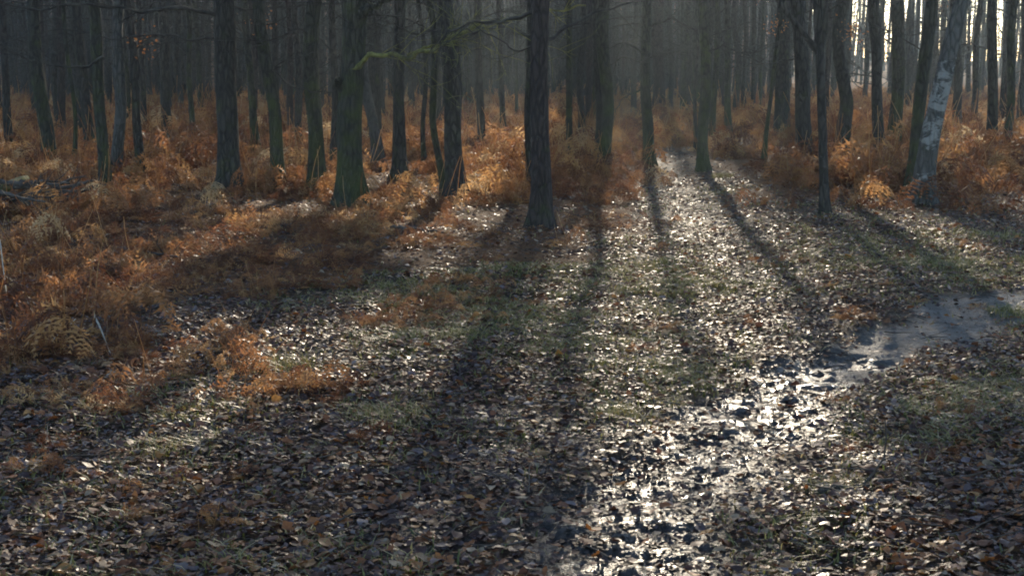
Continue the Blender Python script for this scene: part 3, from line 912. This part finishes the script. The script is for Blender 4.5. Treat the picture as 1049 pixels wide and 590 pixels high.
# ------------------------------------------------------------------ bracken
def frond(mb, tones, base, a, ln, rise, arch, r_, flat=False):
    """a dead frond: stalk that rises, hooks over and hangs, with comb like pinnae drooping"""
    n0 = mb.n
    n = 15
    el = rise; P = [np.array(base, float)]; hd = a
    kink = r_.uniform(0.35, 0.7)
    for k in range(n):
        t = k / n
        el -= arch * (0.25 + (2.6 if abs(t - kink) < 0.18 else 0.45)) / n
        el = max(el, -1.45)
        hd += r_.normal(0, 0.09)
        st = ln / n
        P.append(P[-1] + st * np.array([math.cos(hd) * math.cos(el), math.sin(hd) * math.cos(el), math.sin(el)]))
        if P[-1][2] < 0.02: P[-1][2] = 0.02 + 0.01 * r_.random()
    P = np.array(P)
    mb.tube(P[::2], np.linspace(0.005, 0.002, len(P[::2])), 3)
    T_ = np.gradient(P, axis=0); T_ /= np.linalg.norm(T_, axis=1)[:, None] + 1e-6
    side = np.cross(T_, [0, 0, 1.0]); side /= np.linalg.norm(side, axis=1)[:, None] + 1e-6
    if r_.random() < 0.5: side = np.cross(side, T_) * 0.6 + side * 0.6
    for k in range(4, n + 1):
        t = (k - 4) / (n - 4)
        pl = 0.30 * ln * (1 - t) ** 0.8 * (0.5 + 0.7 * r_.random()) + 0.03
        for s in (-1, 1):
            if r_.random() < 0.18: continue
            dr = r_.uniform(0.2, 1.4) if not flat else r_.uniform(0, 0.15)
            d = side[k] * s + T_[k] * 0.5 - np.array([0, 0, dr]) + r_.normal(0, 0.2, 3)
            d /= np.linalg.norm(d)
            d2 = d * 0.5 - np.array([0, 0, 1.0 if not flat else 0.1]) + r_.normal(0, 0.25, 3); d2 /= np.linalg.norm(d2)
            m = 6
            V = []; F = []
            p = P[k].copy()
            up = np.cross(d, T_[k]); up /= np.linalg.norm(up) + 1e-6
            w0 = np.cross(d, up)
            for q in range(m):
                u = q / m
                dd = d * (1 - u) + d2 * u
                p2 = p + dd * pl / m
                if p2[2] < 0.01: p2[2] = 0.01
                wl = 0.22 * pl * (1 - u) ** 0.7 * (0.5 + 0.8 * r_.random()) + 0.005
                cu = r_.uniform(-1.0, 1.0)
                for s2 in (-1, 1):
                    b0 = len(V)
                    tipv = p + (p2 - p) * 0.85 + w0 * s2 * wl + up * wl * cu
                    V += [p, p + (p2 - p) * 0.6, tipv]; F.append((b0, b0 + 1, b0 + 2))
                p = p2
            mb.add(V, None, F)
    tones.append(np.full(mb.n - n0, r_.random()))


fern_col = bpy.data.collections.new('bracken_sources')   # sources for the mass; never linked to the scene
fern_meshes = []
for k in range(9):
    r_ = np.random.default_rng(400 + k); mb = MB(); tones = []
    flat = k >= 7
    nf = 9 if flat else int(r_.integers(5, 9))
    lop = r_.random() * 6.28
    for j in range(nf):
        a = 6.28 * (j + r_.random()) / nf
        b = r_.normal(0, 0.16, 2)
        if flat:
            frond(mb, tones, (b[0], b[1], 0.02), a, r_.uniform(0.5, 0.85), r_.uniform(0.1, 0.5), r_.uniform(0.4, 1.0), r_, True)
        else:
            big = 0.75 + 0.35 * math.cos(a - lop)
            frond(mb, tones, (b[0], b[1], -0.03), a, r_.uniform(0.6, 1.4) * big, r_.uniform(0.8, 1.5), r_.uniform(1.5, 2.9), r_)
    if not flat:                                        # a few bare broken stalks
        for j in range(3):
            b = r_.normal(0, 0.15, 2); n0 = mb.n
            P, _ = wander((b[0], b[1], -0.03), (r_.normal(0, 0.35), r_.normal(0, 0.35), 1), r_.uniform(0.4, 0.9), 4, 0.06, r_)
            mb.tube(P, np.linspace(0.005, 0.003, 5), 3); tones.append(np.full(mb.n - n0, 0.9))
    me = mb.mesh('bracken_fronds', M_FERN, False)
    at = me.attributes.new('tone', 'FLOAT', 'POINT'); at.data.foreach_set('value', np.concatenate(tones).astype(np.float32))
    fern_meshes.append(me)
for k, me in enumerate(fern_meshes):
    o = bpy.data.objects.new('bracken_source_%02d' % k, me); fern_col.objects.link(o)


def gn_scatter(name, pts, rot, scl, idx, coll, label, cat):
    me = bpy.data.meshes.new(name)
    me.vertices.add(len(pts)); me.vertices.foreach_set('co', np.asarray(pts, np.float32).ravel())
    a = me.attributes.new('rot', 'FLOAT_VECTOR', 'POINT'); a.data.foreach_set('vector', np.asarray(rot, np.float32).ravel())
    a = me.attributes.new('scl', 'FLOAT', 'POINT'); a.data.foreach_set('value', np.asarray(scl, np.float32))
    a = me.attributes.new('idx', 'INT', 'POINT'); a.data.foreach_set('value', np.asarray(idx, np.int32))
    o = link(name, me); tag(o, label, cat, None, 'stuff')
    ng = bpy.data.node_groups.new(name + '_scatter', 'GeometryNodeTree')
    ng.interface.new_socket('Geometry', in_out='INPUT', socket_type='NodeSocketGeometry')
    ng.interface.new_socket('Geometry', in_out='OUTPUT', socket_type='NodeSocketGeometry')
    gi = ng.nodes.new('NodeGroupInput'); go = ng.nodes.new('NodeGroupOutput')
    ci = ng.nodes.new('GeometryNodeCollectionInfo'); ci.inputs[0].default_value = coll
    ci.inputs['Separate Children'].default_value = True; ci.inputs['Reset Children'].default_value = True
    iop = ng.nodes.new('GeometryNodeInstanceOnPoints'); iop.inputs['Pick Instance'].default_value = True

    def attr(nm, ty):
        n = ng.nodes.new('GeometryNodeInputNamedAttribute'); n.data_type = ty; n.inputs['Name'].default_value = nm; return n.outputs['Attribute']
    e2r = ng.nodes.new('FunctionNodeEulerToRotation')
    ng.links.new(attr('rot', 'FLOAT_VECTOR'), e2r.inputs[0])
    ng.links.new(gi.outputs[0], iop.inputs['Points']); ng.links.new(ci.outputs[0], iop.inputs['Instance'])
    ng.links.new(attr('idx', 'INT'), iop.inputs['Instance Index']); ng.links.new(e2r.outputs[0], iop.inputs['Rotation'])
    ng.links.new(attr('scl', 'FLOAT'), iop.inputs['Scale']); ng.links.new(iop.outputs[0], go.inputs[0])
    md = o.modifiers.new('scatter', 'NODES'); md.node_group = ng
    return o


cand = []
for (y0, y1, dens) in ((6.5, 14, 5.0), (14, 24, 5.5), (24, 40, 3.0), (40, 95, 1.3)):
    xm = 0.40 * y1 + 3; n = int((y1 - y0) * 2 * xm * dens)
    x = rng.uniform(-xm, xm, n); y = rng.uniform(y0, y1, n)
    ok = (np.abs(x) < 0.40 * y + 3) & (fern_mask(x, y) > 0.5)
    cand.append(np.stack([x[ok], y[ok]], 1))
cand = np.vstack(cand)
cx, cy_ = cand[:, 0], cand[:, 1]
dn = fbm(cx / 1.6, cy_ / 1.6, 2, 61)
# low trampled belt along the clearing on the left, tall thicket further in and on the right
edge = np.array([ (300 - (70 + FPX * CAMZ / b)) if a < 2.2 else 0 for a, b in cand])
px_y = 70 + FPX * CAMZ / cy_; px_x = 524.5 + FPX * cx / cy_
low = np.where(px_x < 650, sstep(180, 225, px_y), 0.0)
low = np.where(px_x < 110, 0.45 * sstep(220, 300, px_y), low)
keep = (dn > -0.06 + 0.04 * low) | (rng.random(len(cand)) < 0.12)
cand, low, dn = cand[keep], low[keep], dn[keep]
z = height(cand[:, 0], cand[:, 1])
flatk = rng.random(len(cand)) < low * 0.92
idx = np.where(flatk, rng.integers(7, 9, len(cand)), rng.integers(0, 7, len(cand)))
scl = np.where(flatk, rng.uniform(0.4, 0.85, len(cand)), (0.50 + 0.50 * rng.random(len(cand)) + 0.7 * dn) * (1 - 0.45 * low) * np.where((px_x[keep] > 690) | (cand[:, 1] > 22), 1.4, 1.05))
rot = np.stack([rng.normal(0, 0.14, len(cand)), rng.normal(0, 0.14, len(cand)), rng.uniform(0, 6.28, len(cand))], 1)
# broken scraps of frond blown out over the clearing
m_ = 760; sy = 4.0 + 12 * rng.random(m_); sx = rng.uniform(-1, 1, m_) * (0.37 * sy + 0.4); sx[400:] = -np.abs(sx[400:]); sy[400:] = np.maximum(sy[400:], 6.5 + 4 * rng.random(360))
mu, tr, sa = masks(sx, sy); ok = (rng.random(m_) > mu) & (rng.random(m_) > 0.9 * sa) & (fbm(sx / 1.1, sy / 1.1, 2, 66) > -0.02)
sx, sy = sx[ok], sy[ok]; m_ = len(sx)
cand = np.vstack([cand, np.column_stack([sx, sy])]); z = np.concatenate([z, height(sx, sy) + 0.02])
rot = np.vstack([rot, np.column_stack([rng.normal(0, 0.15, m_), rng.normal(0, 0.15, m_), rng.uniform(0, 6.28, m_)])])
lf = (sx / sy < -0.04) & (sy > 6.5)
scl = np.concatenate([scl, np.where(lf, rng.uniform(0.18, 0.42, m_), rng.uniform(0.07, 0.24, m_))]); idx = np.concatenate([idx, rng.integers(5, 9, m_)])
gn_scatter('bracken', np.column_stack([cand, z - 0.02]), rot, scl, idx, fern_col, 'rust brown dead bracken covering the woodland floor', 'bracken')
print('bracken', len(cand))

CL = [((600, 203), 0.85, 'tall dead bracken clump just right of the central dark trunk'),
      ((635, 198), 0.80, 'dead bracken clump at the left edge of the leafy track'),
      ((512, 205), 0.95, 'sunlit golden bracken clump just left of the central trunk'),
      ((478, 212), 0.80, 'golden bracken mound second left of the central trunk'),
      ((440, 214), 0.75, 'bracken clump glowing gold between the oak and central trunk'),
      ((412, 224), 0.55, 'low bracken clump right of the foot of the big oak'),
      ((366, 232), 0.60, 'drooping bracken clump in front of the big oak'),
      ((335, 240), 0.50, 'low brown bracken clump front left of the big oak'),
      ((280, 205), 0.65, 'bracken clump between the thick straight trunk and the oak'),
      ((205, 218), 0.60, 'bracken clump in front of the thick straight trunk at left'),
      ((120, 225), 0.70, 'bracken clump below the blotchy birch at left'),
      ((30, 322), 0.72, 'tall dark bracken clump at the left edge of the clearing'),
      ((75, 316), 0.62, 'dark bracken clump nearest the clearing at the far left'),
      ((10, 372), 0.35, 'small curled bracken tuft low at the left edge'),
      ((225, 345), 0.22, 'small dark tuft of dead fronds in the sunlit leaves'),
      ((805, 212), 0.75, 'leftmost bracken clump of the thicket on the right'),
      ((872, 212), 0.80, 'bracken clump right of the forked tree foot'),
      ((905, 214), 0.75, 'bracken clump left of the silver birch foot'),
      ((985, 214), 0.85, 'dark rusty bracken clump right of the silver birch foot'),
      ((1030, 216), 0.90, 'dark rusty bracken clump at the right edge of the photo'),
      ((590, 252), 0.40, 'low golden bracken clump in front of the central trunk')]
for i, (p, s, label) in enumerate(CL):
    g = ground_at(*p)
    o = link('bracken_clump', fern_meshes[i % 7], None, (g.x, g.y, g.z - 0.02)); o.rotation_euler = (0.05, -0.04, i * 1.7); o.scale = (1.15 * s, 1.15 * s, 1.15 * s)
    tag(o, label, 'bracken', 'bracken clumps at the edge of the clearing')

# ------------------------------------------------------------------ leaf litter
PAL = 0.75 * np.array([(0.055, 0.025, 0.018), (0.110, 0.046, 0.028), (0.18, 0.072, 0.034), (0.28, 0.095, 0.028), (0.36, 0.25, 0.15), (0.14, 0.095, 0.092), (0.23, 0.17, 0.15), (0.40, 0.18, 0.045)])
PW = np.array([0.24, 0.24, 0.17, 0.10, 0.06, 0.10, 0.05, 0.04]); PW /= PW.sum()


def leaf_field(n, x, y, z, smin, smax, seed, lift):
    r_ = np.random.default_rng(seed)
    t = np.array([0, .22, .5, .78, 1.0]); wd = np.array([0.24, 0.36, 0.22])
    L_ = r_.uniform(smin, smax, n) * r_.choice([1, 1, 0.75], n)
    asp = r_.uniform(0.75, 1.25, n)
    V = np.zeros((n, 11, 3))
    V[:, 0:5, 0] = (t - 0.5)[None] * L_[:, None]
    wl = wd[None] * (L_ * asp)[:, None] * r_.uniform(0.65, 1.3, (n, 3)); wr = wd[None] * (L_ * asp)[:, None] * r_.uniform(0.65, 1.3, (n, 3))
    V[:, 5:8, 0] = (t[1:4] - 0.5)[None] * L_[:, None] + r_.normal(0, 0.05, (n, 3)) * L_[:, None]; V[:, 5:8, 1] = wl
    V[:, 8:11, 0] = (t[1:4] - 0.5)[None] * L_[:, None] + r_.normal(0, 0.05, (n, 3)) * L_[:, None]; V[:, 8:11, 1] = -wr
    curl = r_.normal(0, 5.0, n) / (L_ / 0.06) ; fold = r_.normal(0.12, 0.30, n)
    V[:, :, 2] = curl[:, None] * V[:, :, 0] ** 2 + fold[:, None] * np.abs(V[:, :, 1]) + r_.normal(0, 0.045, (n, 11)) * L_[:, None]
    yaw = r_.uniform(0, 6.283, n); tx = r_.normal(0, 0.20, n); ty = r_.normal(0, 0.20, n)
    st = r_.random(n) < 0.10; tx[st] *= 3
    c, s = np.cos(tx)[:, None], np.sin(tx)[:, None]
    Y_, Z_ = V[:, :, 1] * c - V[:, :, 2] * s, V[:, :, 1] * s + V[:, :, 2] * c
    c, s = np.cos(ty)[:, None], np.sin(ty)[:, None]
    X_, Z_ = V[:, :, 0] * c + Z_ * s, -V[:, :, 0] * s + Z_ * c
    c, s = np.cos(yaw)[:, None], np.sin(yaw)[:, None]
    X2, Y2 = X_ * c - Y_ * s, X_ * s + Y_ * c
    zmin = Z_.min(1)
    Zw = Z_ + (z + lift * r_.random(n) - np.minimum(zmin, 0) * 0.6)[:, None]
    out = np.stack([X2 + x[:, None], Y2 + y[:, None], Zw], -1)
    col = PAL[r_.choice(len(PAL), n, p=PW)] * r_.uniform(0.7, 1.3, (n, 1))
    warm = np.clip(fbm(x / 0.35, y / 0.35, 2, 171) * 3.2 + 0.8 * sstep(-0.08, -0.30, x / y) + 0.7 * sstep(0.20, 0.36, x / y) - 0.55, 0, 1) * (r_.random(n) < 0.7)
    wc = np.array([(0.27, 0.095, 0.028), (0.36, 0.17, 0.045), (0.20, 0.075, 0.03)])[r_.integers(0, 3, n)] * r_.uniform(0.6, 1.25, (n, 1))
    col = col * (1 - warm[:, None]) + wc * warm[:, None]
    return out.reshape(-1, 3), np.repeat(col, 11, 0)


TRI = np.array([(0, 1, 5), (0, 8, 1), (3, 4, 7), (3, 10, 4)]); QD = np.array([(1, 2, 6, 5), (2, 3, 7, 6), (1, 8, 9, 2), (2, 9, 10, 3)])
LV, LC = [], []
for k, (y0, y1, dens, smin, smax) in enumerate(((3.6, 6.5, 950, 0.022, 0.062), (6.5, 10, 700, 0.022, 0.062), (10, 15, 360, 0.03, 0.066), (15, 24, 140, 0.04, 0.075), (24, 40, 22, 0.05, 0.10))):
    xm = 0.375 * y1 + 0.9; n = int((y1 - y0) * 2 * xm * dens)
    x = rng.uniform(-xm, xm, n); y = rng.uniform(y0, y1, n)
    ok = np.abs(x) < 0.375 * y + 0.9
    x, y = x[ok], y[ok]
    mu, tr, sa = masks(x, y)
    fm = fern_mask(x, y)
    clump = fbm(x / 0.5, y / 0.5, 2, 71)
    p = (0.72 + 1.3 * clump) * (1 - 0.72 * mu) * (1 - 0.94 * sa) * (1 - 0.55 * fm)
    ok = rng.random(len(x)) < p
    x, y = x[ok], y[ok]
    v, c = leaf_field(len(x), x, y, height(x, y), smin, smax, 900 + k, 0.022)
    LV.append(v); LC.append(c)
LV = np.vstack(LV); LC = np.vstack(LC); nl = len(LV) // 11
b = (np.arange(nl) * 11)[:, None, None]
me = mesh_np('leaf_litter', LV, [(b + TRI[None]).reshape(-1, 3), (b + QD[None]).reshape(-1, 4)], M_LEAF, True, None, dict(col=np.column_stack([LC, np.ones(len(LC))])))
lit = link('leaf_litter', me, ground); tag(lit, 'wet brown fallen leaves carpeting the ground', None, None, 'stuff')
print('leaves', nl)

# torn bits, curled scraps and crumbs that mat the litter together and lie half sunk in the mud
BX, BY = [], []
for (y0, y1, dens) in ((3.7, 6.5, 3000), (6.5, 10, 1700), (10, 15, 700), (15, 22, 200)):
    xm = 0.375 * y1 + 0.7; n = int((y1 - y0) * 2 * xm * dens)
    x = rng.uniform(-xm, xm, n); y = rng.uniform(y0, y1, n)
    ok = np.abs(x) < 0.375 * y + 0.7; x, y = x[ok], y[ok]
    mu, tr, sa = masks(x, y)
    ok = rng.random(len(x)) < (0.8 + 1.2 * fbm(x / 0.3, y / 0.3, 2, 73)) * (1 - 0.35 * mu) * (1 - 0.85 * sa) * (1 - 0.6 * fern_mask(x, y))
    BX.append(x[ok]); BY.append(y[ok])
x = np.concatenate(BX); y = np.concatenate(BY); n = len(x)
mu, tr, sa = masks(x, y)
ln = rng.uniform(0.010, 0.034, n) * (1 + y / 30); yaw = rng.uniform(0, 6.283, n)
c, s_ = np.cos(yaw), np.sin(yaw)
base = np.array([(-0.5, 0, 0), (0.5, 0, 0), (0, 0.34, 0), (0.05, -0.34, 0)])
B = np.repeat(base[None], n, 0) + rng.normal(0, 0.10, (n, 4, 3)); B[:, :, 2] += rng.normal(0, 0.10, (n, 4))
B *= ln[:, None, None]
z = height(x, y) + rng.uniform(0.0, 0.016, n) * (1 - 0.6 * mu) + 0.004
V = np.stack([B[:, :, 0] * c[:, None] - B[:, :, 1] * s_[:, None] + x[:, None], B[:, :, 0] * s_[:, None] + B[:, :, 1] * c[:, None] + y[:, None], B[:, :, 2] + z[:, None]], -1).reshape(-1, 3)
bc = PAL[rng.choice(len(PAL), n, p=PW)] * rng.uniform(0.5, 1.2, (n, 1)) * (1 - 0.55 * mu[:, None])
b4 = (np.arange(n) * 4)[:, None, None]
tri = (b4 + np.array([(0, 3, 2), (3, 1, 2)])[None]).reshape(-1, 3)
me = mesh_np('leaf_scraps', V, [tri], M_LEAF, False, None, dict(col=np.column_stack([np.repeat(bc, 4, 0), np.ones(4 * n)])))
tag(link('leaf_scraps', me, ground), 'torn leaf scraps and crumbs matted into the ground', None, None, 'stuff')
print('scraps', n)

# the nearest single leaves: lobed oak leaves
def oak_leaf(seed):
    r_ = np.random.default_rng(seed); Ln = 1.0
    ts = np.linspace(0, 1, 8); w = np.array([0.03, 0.14, 0.10, 0.24, 0.16, 0.30, 0.19, 0.02])
    V = []
    cu = r_.normal(0.3, 0.45); fo = r_.normal(0.25, 0.25)
    for s in (0, 1, -1):
        for t, ww in zip(ts, w):
            y_ = s * ww * r_.uniform(0.85, 1.15); x_ = t - 0.5
            V.append((x_, y_, cu * x_ * x_ + fo * abs(y_) + r_.normal(0, 0.025)))
    V = np.array(V); V[:, 2] -= V[:, 2].min()
    F = []
    for i in range(7): F += [(i, i + 1, 8 + i + 1, 8 + i), (i + 1, i, 16 + i, 16 + i + 1)]
    return mesh_np('leaf', V, [np.array(F)], M_LEAF1)


OAK = [oak_leaf(40 + k) for k in range(8)]
r_ = np.random.default_rng(88); k = 0
while k < 300:
    px, py = r_.uniform(-10, 1060), 590 - 235 * r_.random() ** 1.7
    g = flat_at(px, py); mu, tr, sa = [float(v[0]) for v in masks(g[:1], g[1:])]
    cl = float(fbm(g[:1] / 0.7, g[1:] / 0.7, 2, 77)[0])
    if r_.random() < 0.80 * mu or r_.random() < 0.85 * sa or r_.random() > 0.55 + 1.6 * cl: continue
    o = link('leaf', OAK[k % 8], ground, (g[0], g[1], hz(g[0], g[1]) + 0.012))
    s = r_.uniform(0.05, 0.085)
    o.scale = (s, s, s); o.rotation_euler = (r_.normal(0, 0.25), r_.normal(0, 0.25), r_.uniform(0, 6.28)); k += 1

# ------------------------------------------------------------------ grass
def grass_w(x, y):
    px = 524.5 + FPX * x / np.maximum(y, 1); py = 70 + FPX * CAMZ / np.maximum(y, 1)
    g = 0.13 + 0 * x
    for (cx, cy, rx, ry, a) in ((520, 340, 170, 65, .75), (690, 300, 130, 50, .8), (700, 380, 90, 35, .55), (970, 262, 110, 26, .9), (1010, 420, 80, 60, .75), (1049, 340, 40, 25, .6),
                                (400, 430, 60, 30, .6), (180, 450, 60, 40, .5), (290, 375, 45, 25, .5), (850, 560, 70, 40, .35), (740, 180, 30, 14, .9), (470, 540, 90, 30, .3), (880, 470, 50, 40, .4), (820, 255, 60, 25, .5)):
        g = np.maximum(g, a * np.exp(-((px - cx) / rx) ** 2 - ((py - cy) / ry) ** 2))
    return g


xs, ys = [], []
for (y0, y1, dens) in ((3.8, 7, 3600), (7, 12, 2600), (12, 20, 1100)):
    xm = 0.375 * y1 + 0.6; n = int((y1 - y0) * 2 * xm * dens * 1.5)
    x = rng.uniform(-xm, xm, n); y = rng.uniform(y0, y1, n)
    ok = np.abs(x) < 0.375 * y + 0.6; x, y = x[ok], y[ok]
    mu, tr, sa = masks(x, y)
    tuft = np.clip(fbm(x / 0.16, y / 0.16, 2, 81) * 3 + fbm(x / 0.9, y / 0.9, 2, 82) * 2.6, 0, 1)
    ok = rng.random(len(x)) < grass_w(x, y) * (0.2 + 2.2 * tuft) * (1 - mu) * (1 - 0.9 * sa) * (1 - fern_mask(x, y) * 0.9) * (1 - 0.4 * tr)
    xs.append(x[ok]); ys.append(y[ok])
x = np.concatenate(xs); y = np.concatenate(ys); n = len(x)


def blades(x, y, z, hmin, hmax, r_, lean=0.9):
    n = len(x); h = r_.uniform(hmin, hmax, n); yaw = r_.uniform(0, 6.283, n); le = r_.uniform(0.2, lean, n) * h; w = r_.uniform(0.0016, 0.0032, n) * (1 + y / 14)
    dx, dy = np.cos(yaw), np.sin(yaw); fx, fy = -dy, dx
    V = np.zeros((n, 5, 3))
    for i, (u, ww) in enumerate(((0, 1), (0.55, 0.8))):
        for s in (0, 1):
            sg = 1 if s else -1
            V[:, 2 * i + s, 0] = x + dx * le * u * u + sg * fx * w * ww; V[:, 2 * i + s, 1] = y + dy * le * u * u + sg * fy * w * ww
            V[:, 2 * i + s, 2] = z + h * (u * (1 - 0.25 * u))
    V[:, 4, 0] = x + dx * le; V[:, 4, 1] = y + dy * le; V[:, 4, 2] = z + h * 0.72
    f4 = np.array([(0, 1, 3, 2)]); f3 = np.array([(2, 3, 4)])
    b = (np.arange(n) * 5)[:, None, None]
    gp = np.array([(0.14, 0.135, 0.032), (0.20, 0.175, 0.050), (0.29, 0.23, 0.085), (0.40, 0.31, 0.15), (0.09, 0.105, 0.024)])
    c = gp[r_.choice(5, n, p=[.26, .28, .22, .14, .10])] * r_.uniform(0.75, 1.25, (n, 1))
    return V.reshape(-1, 3), (b + f4).reshape(-1, 4), (b + f3).reshape(-1, 3), np.column_stack([np.repeat(c, 5, 0), np.ones(n * 5)])


V, F4, F3, C_ = blades(x, y, height(x, y) - 0.004, 0.02, 0.065, rng, 2.0)
tag(link('short_grass', mesh_np('short_grass', V, [F4, F3], M_GRASS, True, None, dict(col=C_))), 'thin olive grass growing up through the fallen leaves', 'grass', None, 'stuff')
print('blades', n)
TU = [((290, 378), 0.13, 'ragged grass tuft in the bright sunlit leaves at left'), ((392, 428), 0.10, 'green grass tuft left of the middle foreground'), ((178, 460), 0.08, 'pale green grass tuft in the lower left shade'),
      ((740, 182), 0.16, 'mossy green grass hummock beside the leafy track'), ((1030, 398), 0.07, 'bright green grass tuft near the right edge'), ((640, 425), 0.09, 'yellowish grass tuft at the left rim of the mud'),
      ((480, 345), 0.09, 'grass tuft in the middle of the clearing'), ((700, 385), 0.08, 'olive grass tuft above the shining mud'), ((850, 500), 0.07, 'green grass tuft right of the shining mud'), ((1035, 320), 0.10, 'grass tuft at the right side of the sandy path')]
for i, (p, h, label) in enumerate(TU):
    g = ground_at(*p); r_ = np.random.default_rng(60 + i); m = 260
    tr_ = 0.17 * r_.random(m) ** 0.7; ta = r_.random(m) * 6.28; ax = tr_ * np.cos(ta); ay = tr_ * np.sin(ta)
    zz = height(ax + g.x, ay + g.y) - g.z - 0.004
    V, F4, F3, C_ = blades(ax, ay, zz, h * 0.4, h * 0.9, r_, 1.8)
    tag(link('grass_tuft', mesh_np('grass_tuft', V, [F4, F3], M_GRASS, True, None, dict(col=C_)), None, g), label, 'grass', 'grass tufts in the clearing')

# ------------------------------------------------------------------ sticks, stalks, log, brush
def stick(name, pxs, r0, mat, label, cat, lift=0.02, kids=2, seed=0, parent=None, rel=None):
    r_ = np.random.default_rng(7000 + seed)
    G = [ground_at(a, b) for a, b in pxs]
    P0 = G[0]
    base = parent.location if parent else P0
    P = np.array([[g.x - base.x, g.y - base.y, g.z - base.z + lift + (rel[i] if rel else 0)] for i, g in enumerate(G)])
    n = 6 * len(P); t = np.linspace(0, 1, n); tt = np.linspace(0, 1, len(P))
    PP = np.stack([np.interp(t, tt, P[:, c]) for c in range(3)], 1); PP[1:-1] += r_.normal(0, min(0.008, r0 * 0.4), (n - 2, 3))
    mb = MB(); mb.tube(PP, np.linspace(r0, r0 * 0.45, n), 7, 0.2, True)
    for _ in range(kids):
        j = int(r_.integers(2, n - 1)); branch(mb, PP[j], (PP[-1] - PP[0]) / np.linalg.norm(PP[-1] - PP[0]) + r_.normal(0, 0.4, 3) + np.array([0, 0, 0.25]), 0.3, r0 * 0.5, r_, 1, 0.2, 0.02, 4, 3)
    o = link(name, mb.mesh(name, mat), parent, None if parent else P0)
    if label: tag(o, label, cat)
    return o


stick('dead_stalk', [(48, 359), (78, 338)], 0.005, M_PALE, 'pale bleached stalk lying across the leaves at left', 'stalk', 0.03, 0, 1, rel=[0.0, 0.04])
stick('dead_stalk', [(97, 335), (115, 368)], 0.006, M_PALE, 'pale stalk slanting down beside the one lying at left', 'stalk', 0.02, 0, 2, rel=[0.06, 0.0])
stick('dead_stalk', [(2, 285), (8, 320)], 0.005, M_PALE, 'pale stalk among the bracken at the left edge', 'stalk', 0.05, 0, 3, rel=[0.25, 0.05])
stick('fallen_stick', [(120, 258), (150, 262), (185, 268)], 0.018, M_STICK, 'dark fallen stick in flattened bracken at left', 'stick', 0.03, 3, 4)
stick('fallen_stick', [(400, 236), (430, 238), (455, 242)], 0.02, M_STICK, 'dark fallen stick below the golden bracken', 'stick', 0.03, 2, 5)
stick('fallen_stick', [(270, 232), (300, 234)], 0.02, M_STICK, 'dark fallen stick below the thick straight trunk', 'stick', 0.03, 2, 6)
stick('fallen_stick', [(840, 508), (880, 502), (915, 494)], 0.015, M_STICK, 'mud coloured stick right of the shining mud', 'stick', 0.015, 2, 8)
stick('fallen_log', [(-60, 228), (-20, 216), (28, 205)], 0.10, M_MOSSLOG, 'mossy fallen log with its sunlit end raised at left', 'log', 0.10, 0, 9, rel=[0.0, 0.05, 0.16])
g0 = ground_at(30, 222)
bpile = bpy.data.objects.new('brush_pile', None); COL.objects.link(bpile); bpile.location = g0
tag(bpile, 'dark pile of cut branches beside the mossy log', 'brush pile')
r_ = np.random.default_rng(99)
for k in range(22):
    x0, y0 = r_.uniform(-40, 50), r_.uniform(206, 226); dx = r_.uniform(25, 60) * r_.choice([-1, 1])
    stick('cut_branch', [(x0, y0), (x0 + dx, y0 + r_.uniform(-10, 8))], r_.uniform(0.012, 0.035), M_STICK, None, None, 0.03, 2, 100 + k, bpile, [r_.uniform(0, 0.25), r_.uniform(0, 0.35)])

# twig litter
mb = MB(); r_ = np.random.default_rng(321)
TY = 3.8 + 16 * r_.random(1400) ** 0.9; TX = r_.uniform(-1, 1, 1400) * (0.375 * TY + 0.6)
for x, y, z in zip(TX, TY, height(TX, TY)):
    a = r_.random() * 6.28; ln = r_.uniform(0.06, 0.3)
    P, _ = wander((x, y, z + 0.018), (math.cos(a), math.sin(a), r_.normal(0.03, 0.06)), ln, 3, 0.15, r_)
    mb.tube(P, np.linspace(r_.uniform(0.002, 0.005), 0.0015, 4), 4)
tag(link('twig_litter', mb.mesh('twig_litter', M_STICK)), 'thin broken twigs scattered among the leaves', 'twigs', None, 'stuff')

# ------------------------------------------------------------------ haze
HX, HY0, HY1, HZ0, HZ1 = 330.0, -80.0, 450.0, -2.0, 30.0
V = [(x, y, z) for z in (HZ0, HZ1) for y in (HY0, HY1) for x in (-HX, HX)]
F = np.array([(0, 2, 3, 1), (4, 5, 7, 6), (0, 1, 5, 4), (2, 6, 7, 3), (0, 4, 6, 2), (1, 3, 7, 5)])
m, nt, out = new_mat('morning_haze')
pv = N(nt, 'ShaderNodeVolumePrincipled'); pv.inputs['Color'].default_value = (0.72, 0.88, 1.0, 1)
pv.inputs['Density'].default_value = 0.00055; pv.inputs['Anisotropy'].default_value = 0.75
L(nt, pv.outputs[0], out.inputs['Volume'])
hb = link('haze', mesh_np('haze', V, [F], m, False)); tag(hb, 'thin sunlit morning haze between the trees', 'haze', None, 'stuff')
